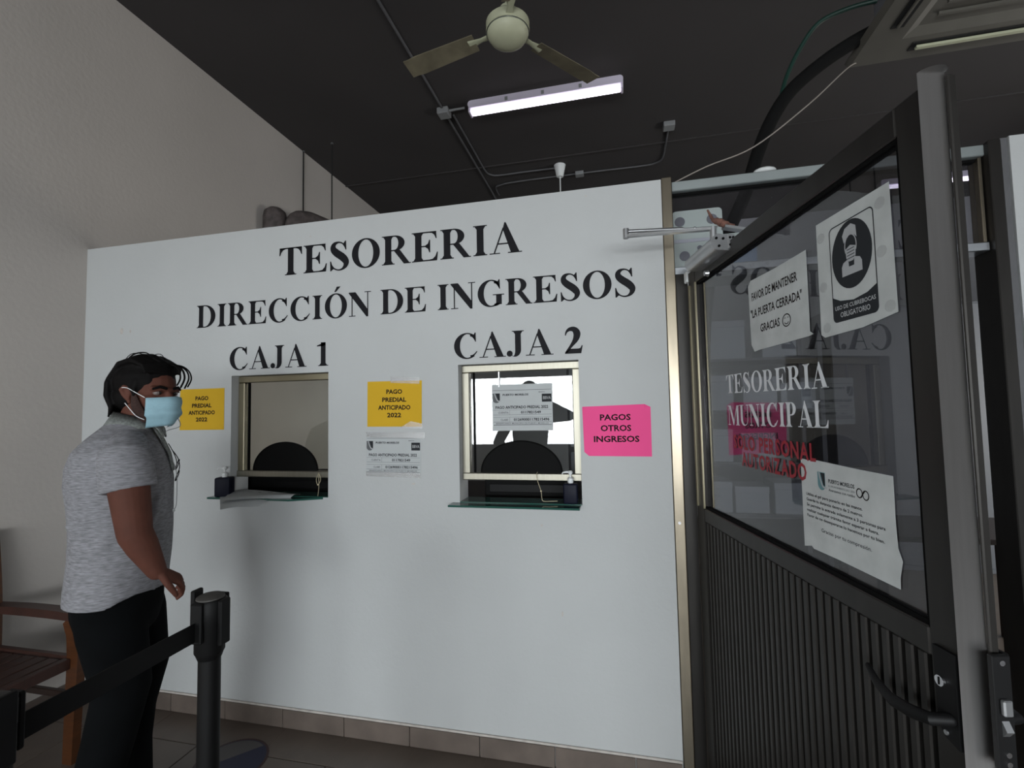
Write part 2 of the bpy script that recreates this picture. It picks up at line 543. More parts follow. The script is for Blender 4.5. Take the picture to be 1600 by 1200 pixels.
def serif_glyph(ch):
    m = MB()
    h = 0.034

    def rc(x0, z0, x1, z1):
        m.poly([(x0, z0), (x1, z0), (x1, z1), (x0, z1)])

    def stem(x, w=.225, z0=0.0, z1=1.0, sl=.115, sr=.115, top=True, bot=True):
        rc(x, z0, x + w, z1)
        for on, z, s in ((bot, z0, 1), (top, z1, -1)):
            if on:
                rc(x - sl, z, x + w + sr, z + s * h) if s > 0 else rc(x - sl, z - h, x + w + sr, z)
                m.poly([(x - sl * .55, z + s * h), (x, z + s * h), (x, z + s * .13)] if s > 0 else [(x - sl * .55, z - h), (x, z - .13), (x, z - h)])
                m.poly([(x + w, z + s * h), (x + w + sr * .55, z + s * h), (x + w, z + s * .13)] if s > 0 else [(x + w, z - h), (x + w, z - .13), (x + w + sr * .55, z - h)])

    def bowl(cx, cz, rx, rz, tx, tz, a0, a1, n=40):
        m.strip(arc(cx, cz, rx, rz, a0, a1, n), arc(cx, cz, rx - tx, rz - tz, a0, a1, n))

    if ch == 'I':
        stem(.17)
    elif ch == 'T':
        stem(.38, top=False)
        rc(.05, .955, .935, 1.0)
        m.poly([(.05, 1), (.04, .72), (.075, .72), (.12, .84), (.19, .92), (.30, .958), (.30, 1)])
        m.poly([(.935, 1), (.945, .72), (.91, .72), (.865, .84), (.795, .92), (.685, .958), (.685, 1)])
    elif ch in 'EL':
        stem(.13)
        if ch == 'E':
            rc(.3, .955, .87, 1.0)
            m.poly([(.86, 1), (.88, .75), (.85, .75), (.80, .87), (.72, .94), (.60, .958), (.60, 1)])
            rc(.3, .485, .62, .53)
            m.poly([(.655, .72), (.62, .72), (.58, .60), (.48, .53), (.48, .485), (.58, .41), (.62, .29), (.655, .29)])
        rc(.3, 0, .88, .045)
        m.poly([(.60, 0), (.60, .042), (.74, .065), (.83, .15), (.885, .29), (.92, .29), (.89, 0)])
    elif ch == 'D':
        stem(.13, sr=.03)
        rc(.3, .955, .48, 1.0)
        rc(.3, 0, .48, .045)
        bowl(.44, .5, .57, .5, .245, .045, -90, 90)
    elif ch in 'RP':
        stem(.13)
        x1 = .47 if ch == 'R' else .44
        rc(.3, .955, x1, 1.0)
        rc(.3, .46, x1, .505)
        bowl(x1, .73, .36, .27, .225, .045, -90, 90)
        if ch == 'R':
            m.poly([(.43, .49), (.66, .49), (.99, .035), (1.045, .035), (1.045, 0), (.80, 0)])
    elif ch == 'A':
        m.poly([(.50, 1.02), (.545, 1.02), (.96, .035), (.96, 0), (.69, 0), (.69, .035), (.445, .80)])
        m.poly([(.445, .86), (.475, .80), (.19, .035), (.14, .035)])
        rc(.25, .30, .66, .345)
        rc(.01, 0, .35, h)
        rc(.60, 0, 1.05, h)
    elif ch == 'N':
        m.poly([(.02, 1), (.33, 1), (.87, .28), (.87, -.03), (.82, -.03), (.02, .965)])
        rc(.15, .02, .195, .90)
        rc(.03, 0, .33, h)
        rc(.86, 0 - .03, .905, 1.0)
        rc(.74, 1 - h, 1.03, 1.0)
    elif ch == 'M':
        m.poly([(.03, 1), (.38, 1), (.72, .30), (.72, .0), (.64, 0), (.20, .93), (.03, .965)])
        m.poly([(.66, .0), (.70, 0), (1.10, .90), (1.06, .98)])
        rc(.15, .02, .20, .92)
        rc(.03, 0, .33, h)
        m.poly([(1.05, 1), (1.05, 0), (1.275, 0), (1.275, 1)])
        rc(1.05, 1 - h, 1.37, 1.0)
        rc(.94, 0, 1.37, h)
    elif ch == 'U':
        rc(.13, .30, .355, 1)
        rc(.02, 1 - h, .47, 1)
        rc(.865, .30, .91, 1)
        rc(.74, 1 - h, 1.03, 1)
        m.strip(arc(.52, .31, .39, .33, 180, 360), arc(.61, .31, .255, .275, 180, 360))
    elif ch == 'O':
        bowl(.575, .5, .515, .525, .24, .05, 0, 360, 60)
    elif ch in 'CG':
        m.strip(arc(.575, .5, .52, .525, 52, 308, 48), arc(.60, .5, .30, .475, 52, 308, 48))
        stroke(m, [(.72, .935, .10), (.83, .87, .085), (.90, .76, .06), (.935, .66, .03)])
        m.poly([(.90, 1.02), (.94, 1.02), (.945, .66), (.915, .66), (.85, .82), (.80, .88), (.86, .95)])
        if ch == 'C':
            stroke(m, [(.72, .07, .10), (.83, .11, .07), (.92, .19, .05), (.985, .27, .035)])
        else:
            stroke(m, [(.72, .045, .10), (.82, .06, .09), (.92, .09, .06)])
            rc(.79, .06, 1.01, .44)
            rc(.66, .42, 1.11, .455)
    elif ch == 'S':
        stroke(m, [(.655, .72, .03), (.61, .83, .045), (.52, .94, .05), (.38, .985, .06), (.24, .94, .13), (.175, .84, .19), (.20, .72, .235), (.32, .60, .26),
                   (.50, .47, .265), (.62, .35, .25), (.665, .24, .21), (.62, .11, .14), (.50, .02, .07), (.36, .005, .05), (.22, .06, .05), (.12, .18, .045), (.085, .31, .03)], 6)
        m.poly([(.63, 1.02), (.665, 1.02), (.675, .70), (.64, .70), (.60, .84), (.56, .93)])
        m.poly([(.10, -.02), (.065, -.02), (.06, .33), (.095, .33), (.14, .17), (.20, .06)])
    elif ch == 'J':
        stem(.345, z0=.25, bot=False, sr=.12)
        m.strip(arc(.34, .25, .23, .27, 0, -125, 18), arc(.27, .25, .075, .235, 0, -125, 18))
        m.add([(p[0], 0, p[1]) for p in arc(.13, .11, .115, .12, 0, 360, 20)[:-1]], [tuple(range(20))])
    elif ch == '1':
        stem(.29, top=False, z1=1.0, sl=.13, sr=.13)
        m.poly([(.29, 1.02), (.515, 1.02), (.515, .9), (.29, .84)])
        m.poly([(.10, .89), (.48, 1.02), (.42, .85), (.30, .86), (.11, .85)])
    elif ch == '2':
        stroke(m, [(.065, .70, .03), (.11, .84, .08), (.22, .93, .14), (.37, .93, .20), (.47, .83, .25), (.49, .70, .25), (.43, .52, .20), (.29, .32, .12), (.12, .10, .08), (.06, .03, .06)])
        m.poly([(.04, .0), (.04, .04), (.22, .185), (.52, .185), (.60, .20), (.65, .30), (.69, .30), (.63, 0)])
    return m


_glyphs = {}


def serif_line(text, parent, x0, x1, z0, cap, m, y=0.0, dz=0.0):
    """one child 'letter' per character; fitted between x0 and x1; dz = rise over the line"""
    tot = sum(SER['O' if c == 'Ó' else c] for c in text)
    sx = (x1 - x0) / tot
    x = x0
    for c in text:
        b = 'O' if c == 'Ó' else c
        if c != ' ':
            k = (c, m)
            if k not in _glyphs:
                g = serif_glyph(b)
                if c == 'Ó':
                    g.poly([(.50, 1.08), (.58, 1.08), (.80, 1.30), (.62, 1.30)])
                _glyphs[k] = g.mesh('letter', m)
            o = bpy.data.objects.new('letter', _glyphs[k])
            COL.objects.link(o)
            o.parent = parent
            o.location = (x, y, z0 + dz * (x - x0) / (x1 - x0))
            o.scale = (sx, 1, cap)
        x += SER[b] * sx
    return parent


# ------------------------------------------------------------------ sans print with Blender's own built-in face
_txt = {}


def text_mesh(s, m, bold=0.0, shear=0.0, res=2):
    key = (s, m, bold, shear)
    if key in _txt:
        return _txt[key]
    cu = bpy.data.curves.new('print', 'FONT')
    cu.body = s
    cu.size = 1.0
    cu.offset = bold
    cu.shear = shear
    cu.resolution_u = res
    cu.fill_mode = 'BOTH'
    o = bpy.data.objects.new('print', cu)
    COL.objects.link(o)
    dg = bpy.context.evaluated_depsgraph_get()
    dg.update()
    me = bpy.data.meshes.new_from_object(o.evaluated_get(dg))
    bpy.data.objects.remove(o)
    bpy.data.curves.remove(cu)
    me.name = 'print'
    xs = [v.co.x for v in me.vertices]
    ys = [v.co.y for v in me.vertices]
    x0, x1, y0, y1 = min(xs), max(xs), min(ys), max(ys)
    cap = 0.729 if False else None
    for v in me.vertices:
        v.co = Vector(((v.co.x - x0) / (x1 - x0), 0, v.co.y))
    me.materials.clear()
    me.materials.append(MATS[m])
    _txt[key] = (me, y0, y1)
    return _txt[key]


def put_text(s, parent, x0, x1, z, h, m='print_black', y=-0.0012, bold=0.0, shear=0.0, name='printed_text', rot=0.0):
    """text from x0 to x1 with baseline z and capital height h"""
    me, a, b = text_mesh(s, m, bold, shear)
    o = bpy.data.objects.new(name, me)
    COL.objects.link(o)
    o.parent = parent
    o.location = (x0, y, z)
    o.scale = (x1 - x0, 1, h / 0.70)
    o.rotation_euler = (0, rot, 0)
    return o


def put_letters(s, parent, x0, x1, z, h, m, y=-.0012, bold=0.0):
    """one object per character"""
    wd = []
    for c_ in s:
        if c_ != ' ' and (c_, m, bold, 0.0, 'w') not in _txt:
            cu = bpy.data.curves.new('w', 'FONT')
            cu.body = c_
            o = bpy.data.objects.new('w', cu)
            COL.objects.link(o)
            bpy.context.view_layer.update()
            _txt[(c_, m, bold, 0.0, 'w')] = o.dimensions.x
            bpy.data.objects.remove(o)
        wd.append(.28 if c_ == ' ' else _txt[(c_, m, bold, 0.0, 'w')])
    gap = .075
    tot = sum(wd) + gap * (len(s) - 1)
    k = (x1 - x0) / tot
    x = x0
    for c_, w_ in zip(s, wd):
        if c_ != ' ':
            put_text(c_, parent, x, x + w_ * k, z, h, m, y=y, bold=bold, name='letter')
        x += (w_ + gap) * k


# ================================================================== THE SETTING
XL, XR, YB, YF, ZC = -2.955, 4.7, -5.6, 4.9, 4.08
XFR = 3.3   # right wall of the waiting room
WT = 2.473  # height of the partition


def structure(o, label, cat):
    return tag(o, label, cat, kind='structure')


# floor with tiles
fl = MB().box(XL - .1, YB - .1, -.1, XR + .1, YF + .1, -.006).build('floor', 'grout')
structure(fl, 'dark beige tiled floor of the office hall', 'floor')
tb = MB().box(-.1625, -.1625, -.006, .1625, .1625, 0.0, bev=.0015, seg=1).mesh('tile', 'tile_glaze')
T = 0.33
for iy in range(-9, 1):
    for ix in range(-9, 11):
        x, y = -1.607 + T / 2 + ix * T, -.19 + T / 2 + iy * T
        if x - T / 2 < XL - .01 or x + T / 2 > 2.2 or y > .0:
            continue
        o = bpy.data.objects.new('tile', tb)
        COL.objects.link(o)
        o.parent = fl
        o.location = (x, y, random.uniform(-.0005, .0005))
rest = MB().box(XL, -.19, -.006, XR, YF, -.0008)
o = rest.build('tile', 'tile_glaze', fl)
rest = MB().box(XL, YB, -.006, XR, -.19 - 9 * T - .0, -.001)
rest.build('tile', 'tile_glaze', fl)

c = MB().box(XL - .1, YB - .1, ZC, XR + .1, YF + .1, ZC + .12)
ce = structure(c.build('ceiling', 'ceiling_paint'), 'high dark grey painted concrete ceiling', 'ceiling')
MB().box(XL, 2.62, ZC - .012, XR, 2.635, ZC + .001).build('ceiling_joint', 'ceiling_paint', ce)

structure(MB().box(XL - .15, YB, 0, XL, YF, ZC).build('wall_left', 'side_paint'), 'tall grey-white side wall running past the partition', 'wall')
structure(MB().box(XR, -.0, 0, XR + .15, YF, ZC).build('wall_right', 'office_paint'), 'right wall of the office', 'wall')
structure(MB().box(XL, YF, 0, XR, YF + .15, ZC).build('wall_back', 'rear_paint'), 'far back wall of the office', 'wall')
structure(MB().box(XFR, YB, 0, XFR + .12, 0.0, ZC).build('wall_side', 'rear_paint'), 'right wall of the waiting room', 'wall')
MB().box(XL + .0005, .121, 0, XL + .004, YF, 2.45).build('painted_dado', 'dado_paint', bpy.data.objects['wall_left'])
wo = empty('window_4', (XR, 1.6, 1.05), kind='structure', label='added window frame around the office fill light, far right wall', cat='window')  # unseen frame added around the fill light; the wall has no opening
MB().box(-.06, -.82, -.06, -.005, .82, -.005).box(-.06, -.82, .905, -.005, .82, .96).box(-.06, -.82, -.005, -.005, -.77, .905).box(-.06, .77, -.005, -.005, .82, .905).build('window_frame', 'alu_dark', wo)
# rear wall with the street window
WX0, WX1, WZ0, WZ1 = -2.8, 2.9, .94, 2.06
w = MB()
w.box(XL, YB - .15, 0, WX0, YB, ZC)
w.box(WX1, YB - .15, 0, XFR + .12, YB, ZC)
w.box(WX0, YB - .15, 0, WX1, YB, WZ0)
w.box(WX0, YB - .15, WZ1, WX1, YB, ZC)
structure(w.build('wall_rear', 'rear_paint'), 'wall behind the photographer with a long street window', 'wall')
wf = empty('window_3', ((WX0 + WX1) / 2, YB, WZ0), kind='structure', label='long street window behind the photographer', cat='window')
hw = (WX1 - WX0) / 2
MB().box(-hw, -.09, 0, hw, -.03, .035).box(-hw, -.09, 1.085, hw, -.03, 1.12).box(-hw, -.09, 0, -hw + .04, -.03, 1.12).box(hw - .04, -.09, 0, hw, -.03, 1.12).build('window_frame', 'alu_dark', wf)
MB().box(-30, -30, -.3, 30, YB - .2, -.12).build('ground', 'asphalt')
structure(bpy.data.objects['ground'], 'pale pavement outside the street window', 'ground')

# partition with the two cashier openings, plus the piece right of the door
OP = [(-1.962, -1.397, 1.098, 1.709), (-.724, -.173, 1.09, 1.716)]
w = MB()
y0, y1 = 0.0, 0.12
w.box(XL, y0, 0, OP[0][0], y1, WT)
w.box(OP[0][0], y0, 0, OP[0][1], y1, OP[0][2])
w.box(OP[0][0], y0, OP[0][3], OP[0][1], y1, WT)
w.box(OP[0][1], y0, 0, OP[1][0], y1, WT)
w.box(OP[1][0], y0, 0, OP[1][1], y1, OP[1][2])
w.box(OP[1][0], y0, OP[1][3], OP[1][1], y1, WT)
w.box(OP[1][1], y0, 0, .198, y1, WT)
w.box(1.43, y0, 0, XFR, y1, WT + .005)
wall = structure(w.build('wall_front', 'white_paint'), 'white partition wall with two cashier openings', 'wall')
# small scuffs in the paint
sc = MB()
for (x, z, a, b) in [(-2.69, 1.985, .012, .018), (-2.63, 1.98, .006, .01), (-.27, .63, .004, .012), (-.95, 1.17, .01, .004), (-2.3, 1.95, .004, .004), (-.35, 1.0, .005, .005), (-1.5, 2.40, .004, .004), (-.12, 2.44, .004, .003)]:
    sc.add([(p[0], -.0012, p[1]) for p in arc(x, z, a, b, 0, 360, 9)[:-1]], [tuple(range(9))])
sc.build('paint_scuff', 'skirting_mortar', wall)['kind'] = 'stuff'

# skirting of single tiles on the partition
bb = empty('baseboard_front', (0, 0, 0), kind='structure', label='row of brown skirting tiles along the white partition', cat='baseboard')
x = XL
while x < .19:
    x2 = min(x + .33, .196)
    MB().box(x + .0015, -.012, 0, x2 - .0015, -.0005, .084, bev=.002, seg=1).build('skirting_tile', 'skirting_tile', bb)
    x = x2
MB().box(XL, -.008, .084, .196, -.0005, .094, bev=.002, seg=1).build('mortar_line', 'skirting_mortar', bb)
MB().box(1.45, -.012, 0, XFR, -.0005, .084).build('skirting_tile', 'skirting_tile', bb)
bl = empty('baseboard_left', (0, 0, 0), kind='structure', label='brown skirting tiles along the grey side wall', cat='baseboard')
y = -.015
while y > -3.2:
    MB().box(XL + .0005, y - .33 + .0015, 0, XL + .012, y - .0015, .084, bev=.002, seg=1).build('skirting_tile', 'skirting_tile', bl)
    y -= .33

# ================================================================== CASHIER WINDOWS
win = []
for wi, (a, b, zb, zt) in enumerate(OP):
    lab = ['aluminium cashier window under the CAJA 1 lettering', 'aluminium cashier window under the CAJA 2 lettering'][wi]
    e = empty('window_%d' % (wi + 1), (a, 0.045, zb), kind='structure', label=lab, cat='window')
    win.append(e)
    W, Hh = b - a, zt - zb
    fz = 1.186 - zb
    bars = [(0, Hh - .034, W, Hh), (0, fz, .038, Hh - .034), (W - .034, fz, W, Hh - .034)]
    for (p, q, r, s) in bars:
        MB().box(p + .0005, 0, q, r - .0005, .032, s - .0005, bev=.003, seg=1).build('frame_bar', 'alu' if wi else 'alu_gold', e)
    MB().box(.0015, -.008, fz, W - .001, .034, fz + .032, bev=.003, seg=1).build('bottom_rail', 'alu', e)
    MB().box(.052, .010, fz + .032, .060, .022, Hh - .034).build('gasket', 'rubber', e)
    # glass: lower edge cut by the half-round flap
    zc = fz + .032
    hw_ = .188
    cx = (-1.690 if wi == 0 else -.4515) - a
    hh = .143
    outl = [(.036, zc), (cx - hw_, zc)] + arc(cx, zc, hw_, hh, 180, 0, 30) + [(cx + hw_, zc), (W - .032, zc), (W - .032, Hh - .032), (.036, Hh - .032)]
    gl = MB()
    A = [(cx - hw_, zc)] + arc(cx, zc, hw_, hh, 180, 0, 30) + [(cx + hw_, zc)]
    top = Hh - .032
    A2 = arc(cx, zc, hw_, hh, 180, 0, 30)
    gl.strip(A2, [(p[0], top) for p in A2], y=.016)
    gl.poly([(.036, zc), (cx - hw_, zc), (cx - hw_, top), (.036, top)], y=.016)
    gl.poly([(cx + hw_, zc), (W - .032, zc), (W - .032, top), (cx + hw_, top)], y=.016)
    g = gl.build('glass_pane', 'pane_clear', e)
    MB().prism(arc(cx, zc, hw_ + .003, hh + .003, 180, 0, 30), .019, .024).build('half_round_flap', 'black_flap', e)
    rim = MB()
    rim.tube([(p[0], .0165, p[1]) for p in arc(cx, zc, hw_, hh, 180, 0, 30)], .0028, n=6)
    rim.build('flap_rim', 'rubber', e)
    if wi == 1:   # edge of the overlapping sliding pane, drips on the glass
        MB().box(.176, .008, Hh - .105, .181, .013, Hh - .034).build('pane_edge', 'steel', e)

# glass shelves
for (x0, x1, lab) in ((-2.035, -1.425, 'dark green glass shelf with loose papers under the left cashier window'), (-.757, -.178, 'empty dark green glass shelf under the right cashier window')):
    i = 0 if x0 < -1 else 1
    cx = (x0 + x1) / 2
    s = MB().box(x0 - cx, -.07, -.0085, x1 - cx, -.0005, 0, bev=.001, seg=1)
    s.box(OP[i][0] - cx + .001, -.0005, -.0005, OP[i][1] - cx - .001, .12, .004, bev=0)
    if i == 0:
        s = MB().add([(x0 - cx, -.068, -.009), (.17, -.075, -.009), (x1 - cx, -.004, -.009), (x1 - cx, 0, -.009), (x0 - cx, 0, -.009),
                      (x0 - cx, -.068, 0), (.17, -.075, 0), (x1 - cx, -.004, 0), (x1 - cx, 0, 0), (x0 - cx, 0, 0)],
                     [(0, 1, 2, 3, 4), (5, 6, 7, 8, 9), (0, 1, 6, 5), (1, 2, 7, 6), (2, 3, 8, 7), (3, 4, 9, 8), (4, 0, 5, 9)])
        s.box(OP[i][0] - cx + .001, -.0005, -.0005, OP[i][1] - cx - .001, .12, .0035)
    o = s.build('glass_shelf', 'shelf_glass')
    o.location = (cx, 0, OP[i][2])
    tag(o, lab, 'shelf', 'glass shelves under the cashier windows')

# counters inside the office, dark
cn = empty('counter', (-1.1, .14, 0), label='dark wooden office counter behind both cashier windows', cat='counter')
MB().box(-1.84, 0, 1.045, 1.15, .55, 1.085, bev=.004, seg=1).build('counter_top', 'wood_dark', cn)
MB().box(-1.84, .03, 0, 1.10, .06, 1.045).build('front_panel', 'wood_dark', cn)
MB().box(-1.84, .06, 0, -1.80, .5, 1.045).build('side_panel', 'wood_dark', cn)
MB().box(1.06, .06, 0, 1.10, .5, 1.045).build('side_panel', 'wood_dark', cn)

# black equipment just behind the flaps; left tray widened to keep the gap dark
for (x, lab) in ((-1.66, 'black cash tray inside the left cashier window'), (-.44, 'black cash tray inside the right cashier window')):
    e = empty('cash_tray', (x, .30, 1.085), label=lab, cat='box')
    MB().box(-.225 if x > -1 else -.46, -.1, 0, .225, .1, .085 if x > -1 else .10, bev=.006).build('body', 'black_flap', e)
    MB().box(-.20, -.106, .02, .20, -.0995, .06, bev=.003).build('drawer', 'black_plastic', e)


# pump bottles
def pump(loc, label, body='navy_plastic', w=.028, h=.075, sc=1.0, rot=0.0, name='sanitizer_bottle'):
    e = empty(name, loc, rot, label=label, cat='bottle', group='pump bottles at the cashier windows')
    b = MB().box(-w, -w * .8, 0, w, w * .8, h, bev=.008, seg=3)
    b.build('body', body, e, smooth=True)
    MB().lathe([(.012, h - .002), (.0125, h + .006), (.0135, h + .006), (.0135, h + .020), (.009, h + .024), (.0045, h + .026), (.0045, h + .040)], n=18).build('pump_collar', 'white_plastic', e, smooth=True)
    p = MB().lathe([(.008, h + .038), (.0095, h + .042), (.0095, h + .050), (.006, h + .053)], n=16)
    p.tube([(0, 0, h + .047), (-.018, 0, h + .047), (-.032, 0, h + .044), (-.036, 0, h + .038)], [.005, .0045, .0035, .003], n=8)
    p.build('pump_head', 'white_plastic', e, smooth=True)
    e.scale = (sc, sc, sc)
    return e


pump((-.222, .012, 1.0945), 'navy pump sanitizer bottle at the right end of the CAJA 2 shelf', w=.031, h=.088)
pump((-1.965, -.032, 1.098), 'dark pump sanitizer bottle at the left end of the CAJA 1 shelf', w=.037, h=.096, rot=.3, sc=1.0)
pump((-1.90, .46, 1.085), 'small clear pump bottle inside the CAJA 1 window', body='bottle_clear', w=.025, h=.09)

# loose papers on shelf 1


def sheet(name, corners, m, nx=10, nz=8, sag=.0, th=.0006, bumpy=.004):
    """corners: back-left, back-right, front-right, front-left"""
    c = [Vector(p) for p in corners]
    vs, fs = [], []
    for j in range(nz + 1):
        for i in range(nx + 1):
            u, v = i / nx, j / nz
            p = c[0] * (1 - u) * (1 - v) + c[1] * u * (1 - v) + c[2] * u * v + c[3] * (1 - u) * v
            p.z += bumpy * math.sin(u * 5 + v * 3) * math.sin(v * 4 + 1) - sag * v ** 5
            vs.append(p)
    for j in range(nz):
        for i in range(nx):
            a = j * (nx + 1) + i
            fs.append((a, a + 1, a + nx + 2, a + nx + 1))
    k = len(vs)
    vs += [p - Vector((0, 0, th)) for p in vs[:k]]
    fs += [tuple(q + k for q in f[::-1]) for f in fs]
    return MB().add(vs, fs)


nw = empty('paper_sheet', (-1.82, 0, 1.10), label='creased white sheet drooping over the CAJA 1 shelf, lower one', cat='paper')
sheet('s', [(-.25, .045, .008), (.17, .055, .006), (.13, -.115, -.002), (-.02, -.185, -.012)], 'paper_white', sag=.022).build('page', 'paper_white', nw, True)
nw2 = empty('paper_sheet', (-1.82, 0, 1.106), label='white printed sheet lying on top of the drooping one, CAJA 1 shelf', cat='paper')
sheet('s', [(-.17, .065, .010), (.27, .0, .008), (.24, -.035, .008), (-.06, -.14, .002)], 'paper_white', sag=.012).build('page', 'paper_white', nw2, True)
for (x, y, a, b) in [(.12, -.028, .018, .006), (.06, -.03, .012, .004), (.19, -.012, .012, .004), (0.0, -.02, .02, .003)]:
    MB().add([(x + a * math.cos(t), y + b * math.sin(t), .0145) for t in [k * .785 for k in range(8)]], [tuple(range(8))]).build('printed_spot', 'print_grey', nw2)

# strings tied to the rails
for (x, lab, P) in ((-1.475, 'knotted beige string on the rail of the left cashier window', [(0, .012, .118), (.004, -.003, .112), (-.006, -.004, .085), (.004, -.006, .060), (.020, -.006, .085), (.008, -.004, .112), (.010, -.006, .055), (.006, -.005, .02), (.008, -.012, .006)]),
                    (-.372, 'knotted beige string on the rail of the right cashier window', [(0, .012, .130), (-.002, -.004, .118), (.004, -.006, .09), (.018, -.01, .05), (.022, -.015, .018), (.03, -.02, .008), (.055, -.02, .008), (.09, -.01, .008)])):
    e = empty('string', (x, .03, 1.094), label=lab, cat='string')
    MB().tube(spline(P, 5), .0013, n=6).build('cord', 'string', e)
    MB().ell((P[3][0], P[3][1], P[3][2]), (.004, .003, .004), nu=8, nv=6).build('knot', 'string', e)

# ================================================================== WALL LETTERING
e = empty('lettering', (-1.671, -.0012, 2.212), label='black serif lettering TESORERIA on the white partition', cat='lettering')
serif_line('TESORERIA', e, -.015, 1.262, 0, .142, 'vinyl_black', dz=.006)
e = empty('lettering', (-2.178, -.0012, 1.972), label='black serif lettering DIRECCIÓN DE INGRESOS on the white partition', cat='lettering')
serif_line('DIRECCIÓN DE INGRESOS', e, -.01, 2.262, 0, .120, 'vinyl_black', dz=.008)
e = empty('lettering', (-1.971, -.0012, 1.740), label='black serif lettering CAJA 1 above the left cashier window', cat='lettering')
serif_line('CAJA 1', e, -.01, .585, 0, .115, 'vinyl_black', dz=.0)
e = empty('lettering', (-.739, -.0012, 1.744), label='black serif lettering CAJA 2 above the right cashier window', cat='lettering')
serif_line('CAJA 2', e, -.01, .593, 0, .115, 'vinyl_black', dz=.0)


# ================================================================== NOTICES
def sheetxz(pts, y0=-.0006, y1=0.0):
    return MB().prism(pts, y0, y1)


def emblem(parent, x, z, w, h, teal=False, y=-.0011):
    """shield with a sail-shaped blade"""
    e = MB().poly([(x, z + h), (x + w, z + h), (x + w, z + h * .35)] + arc(x + w / 2, z + h * .35, w / 2, h * .35, 0, -180, 12)[1:], y=y).build('emblem', 'print_teal' if teal else 'print_grey', parent)
    MB().poly([(x + w * .42, z + h * .97), (x + w * .97, z + h * .97), (x + w * .97, z + h * .25), (x + w * .75, z + h * .3)], y=y - .0004).build('emblem_field', 'print_dark_grey', e)
    m = MB()
    stroke(m, [(x + w * .25, z + h * .98, w * .10), (x + w * .42, z + h * .6, w * .12), (x + w * .72, z + h * .22, w * .14), (x + w * 1.18, z + h * .18, w * .02)])
    for i, v in enumerate(m.v):
        m.v[i] = (v[0], y - .0008, v[2])
    m.build('emblem_blade', 'print_white', e)
    return e


def yellow(loc, label, rot=0.0, tape=False):
    e = empty('notice', loc, label=label, cat='notice', group='yellow notices on the white partition')
    e.rotation_euler = (0, rot, 0)
    sheetxz([(-.14, -.108), (.14, -.108), (.14, .108), (-.14, .108)]).build('page', 'paper_yellow', e)
    for s, hw_, z in (('PAGO', .041, .048), ('PREDIAL', .062, .010), ('ANTICIPADO', .083, -.027), ('2022', .036, -.063)):
        put_text(s, e, -hw_, hw_, z, .020, bold=.034)
    return e


yellow((-2.144, -.0008, 1.540), 'yellow PAGO PREDIAL ANTICIPADO notice beside the man in the mask')
y2 = yellow((-1.045, -.0008, 1.544), 'yellow PAGO PREDIAL ANTICIPADO notice between the two cashier windows', rot=.01)
MB().prism([(-.02, .100), (.128, .092), (.130, .122), (-.018, .130)], -.0014, -.0009).build('tape', 'tape_clear', y2)
MB().prism([(.03, -.112), (.085, -.082), (.145, -.095), (.142, -.118)], -.0014, -.0009).build('tape', 'tape_clear', y2)


def account(loc, label, w=.281, h=.165, faint=False, page=True, rot=0.0, extra=.0):
    e = empty('notice', loc, label=label, cat='notice', group='account number notices')
    e.rotation_euler = (0, rot, 0)
    sheetxz([(-w / 2, -h / 2 - extra), (w / 2, -h / 2 - extra), (w / 2, h / 2 + extra), (-w / 2, h / 2 + extra)]).build('page', 'paper_white', e)
    G = 'print_dark_grey'
    t = .0008

    def line(x0, z0, x1, z1, th=t):
        return MB().poly([(x0, z0 - th), (x1, z1 - th), (x1, z1 + th), (x0, z0 + th)], y=-.0011)

    L = MB()
    hw_ = w / 2
    for (z, th) in ((h / 2 - .003, .0009), (-h * .07, .0004), (-h * .20, .0006), (-h * .27, .0005), (-h * .40, .0006), (-h * .485, .0011)):
        L.poly([(-hw_ + .004, z - th), (hw_ - .005, z - th), (hw_ - .005, z + th), (-hw_ + .004, z + th)], y=-.0011)
    for z in (-h * .135, -h * .335):
        L.poly([(-hw_ * .42, z - h * .06), (-hw_ * .42 + .001, z - h * .06), (-hw_ * .42 + .001, z + h * .06), (-hw_ * .42, z + h * .06)], y=-.0011)
    L.build('printed_rule', 'print_grey', e)
    emblem(e, -hw_ + .003, h * .13, .034, .045)
    put_text('PUERTO MORELOS', e, -hw_ + .050, hw_ * .22, h * .33, .0085, G, bold=.035, shear=.1)
    MB().poly([(hw_ * .66, h * .14), (hw_ - .004, h * .14), (hw_ - .004, h * .36), (hw_ * .66, h * .36)], y=-.0011).build('printed_block', G, e)
    put_text('BBVA', e, hw_ * .70, hw_ - .007, h * .21, .014, 'print_white', y=-.0016, bold=.01)
    put_text('BANCO:', e, hw_ * .56, hw_ * .76, h * .40, .0045, G, bold=.01)
    put_text('PAGO ANTICIPADO PREDIAL 2022', e, -hw_ * .89, hw_ * .86, -h * .03, .0125, G, bold=.03)
    put_text('CUENTA:', e, -hw_ * .80, -hw_ * .45, -h * .165, .0085, 'print_grey', bold=.015)
    put_text('0117821549', e, -hw_ * .04, hw_ * .62, -h * .17, .011, G, bold=.03)
    put_text('CLABE:', e, -hw_ * .72, -hw_ * .46, -h * .365, .0085, 'print_grey', bold=.015)
    put_text('012690001178215496', e, -hw_ * .28, hw_ * .89, -h * .37, .0115, G, bold=.03)
    put_text('BENEFICIARIO: MUNICIPIO DE PUERTO MORELOS', e, -hw_ * .88, hw_ * .86, -h * .465, .0075, 'print_grey', bold=.01)
    return e


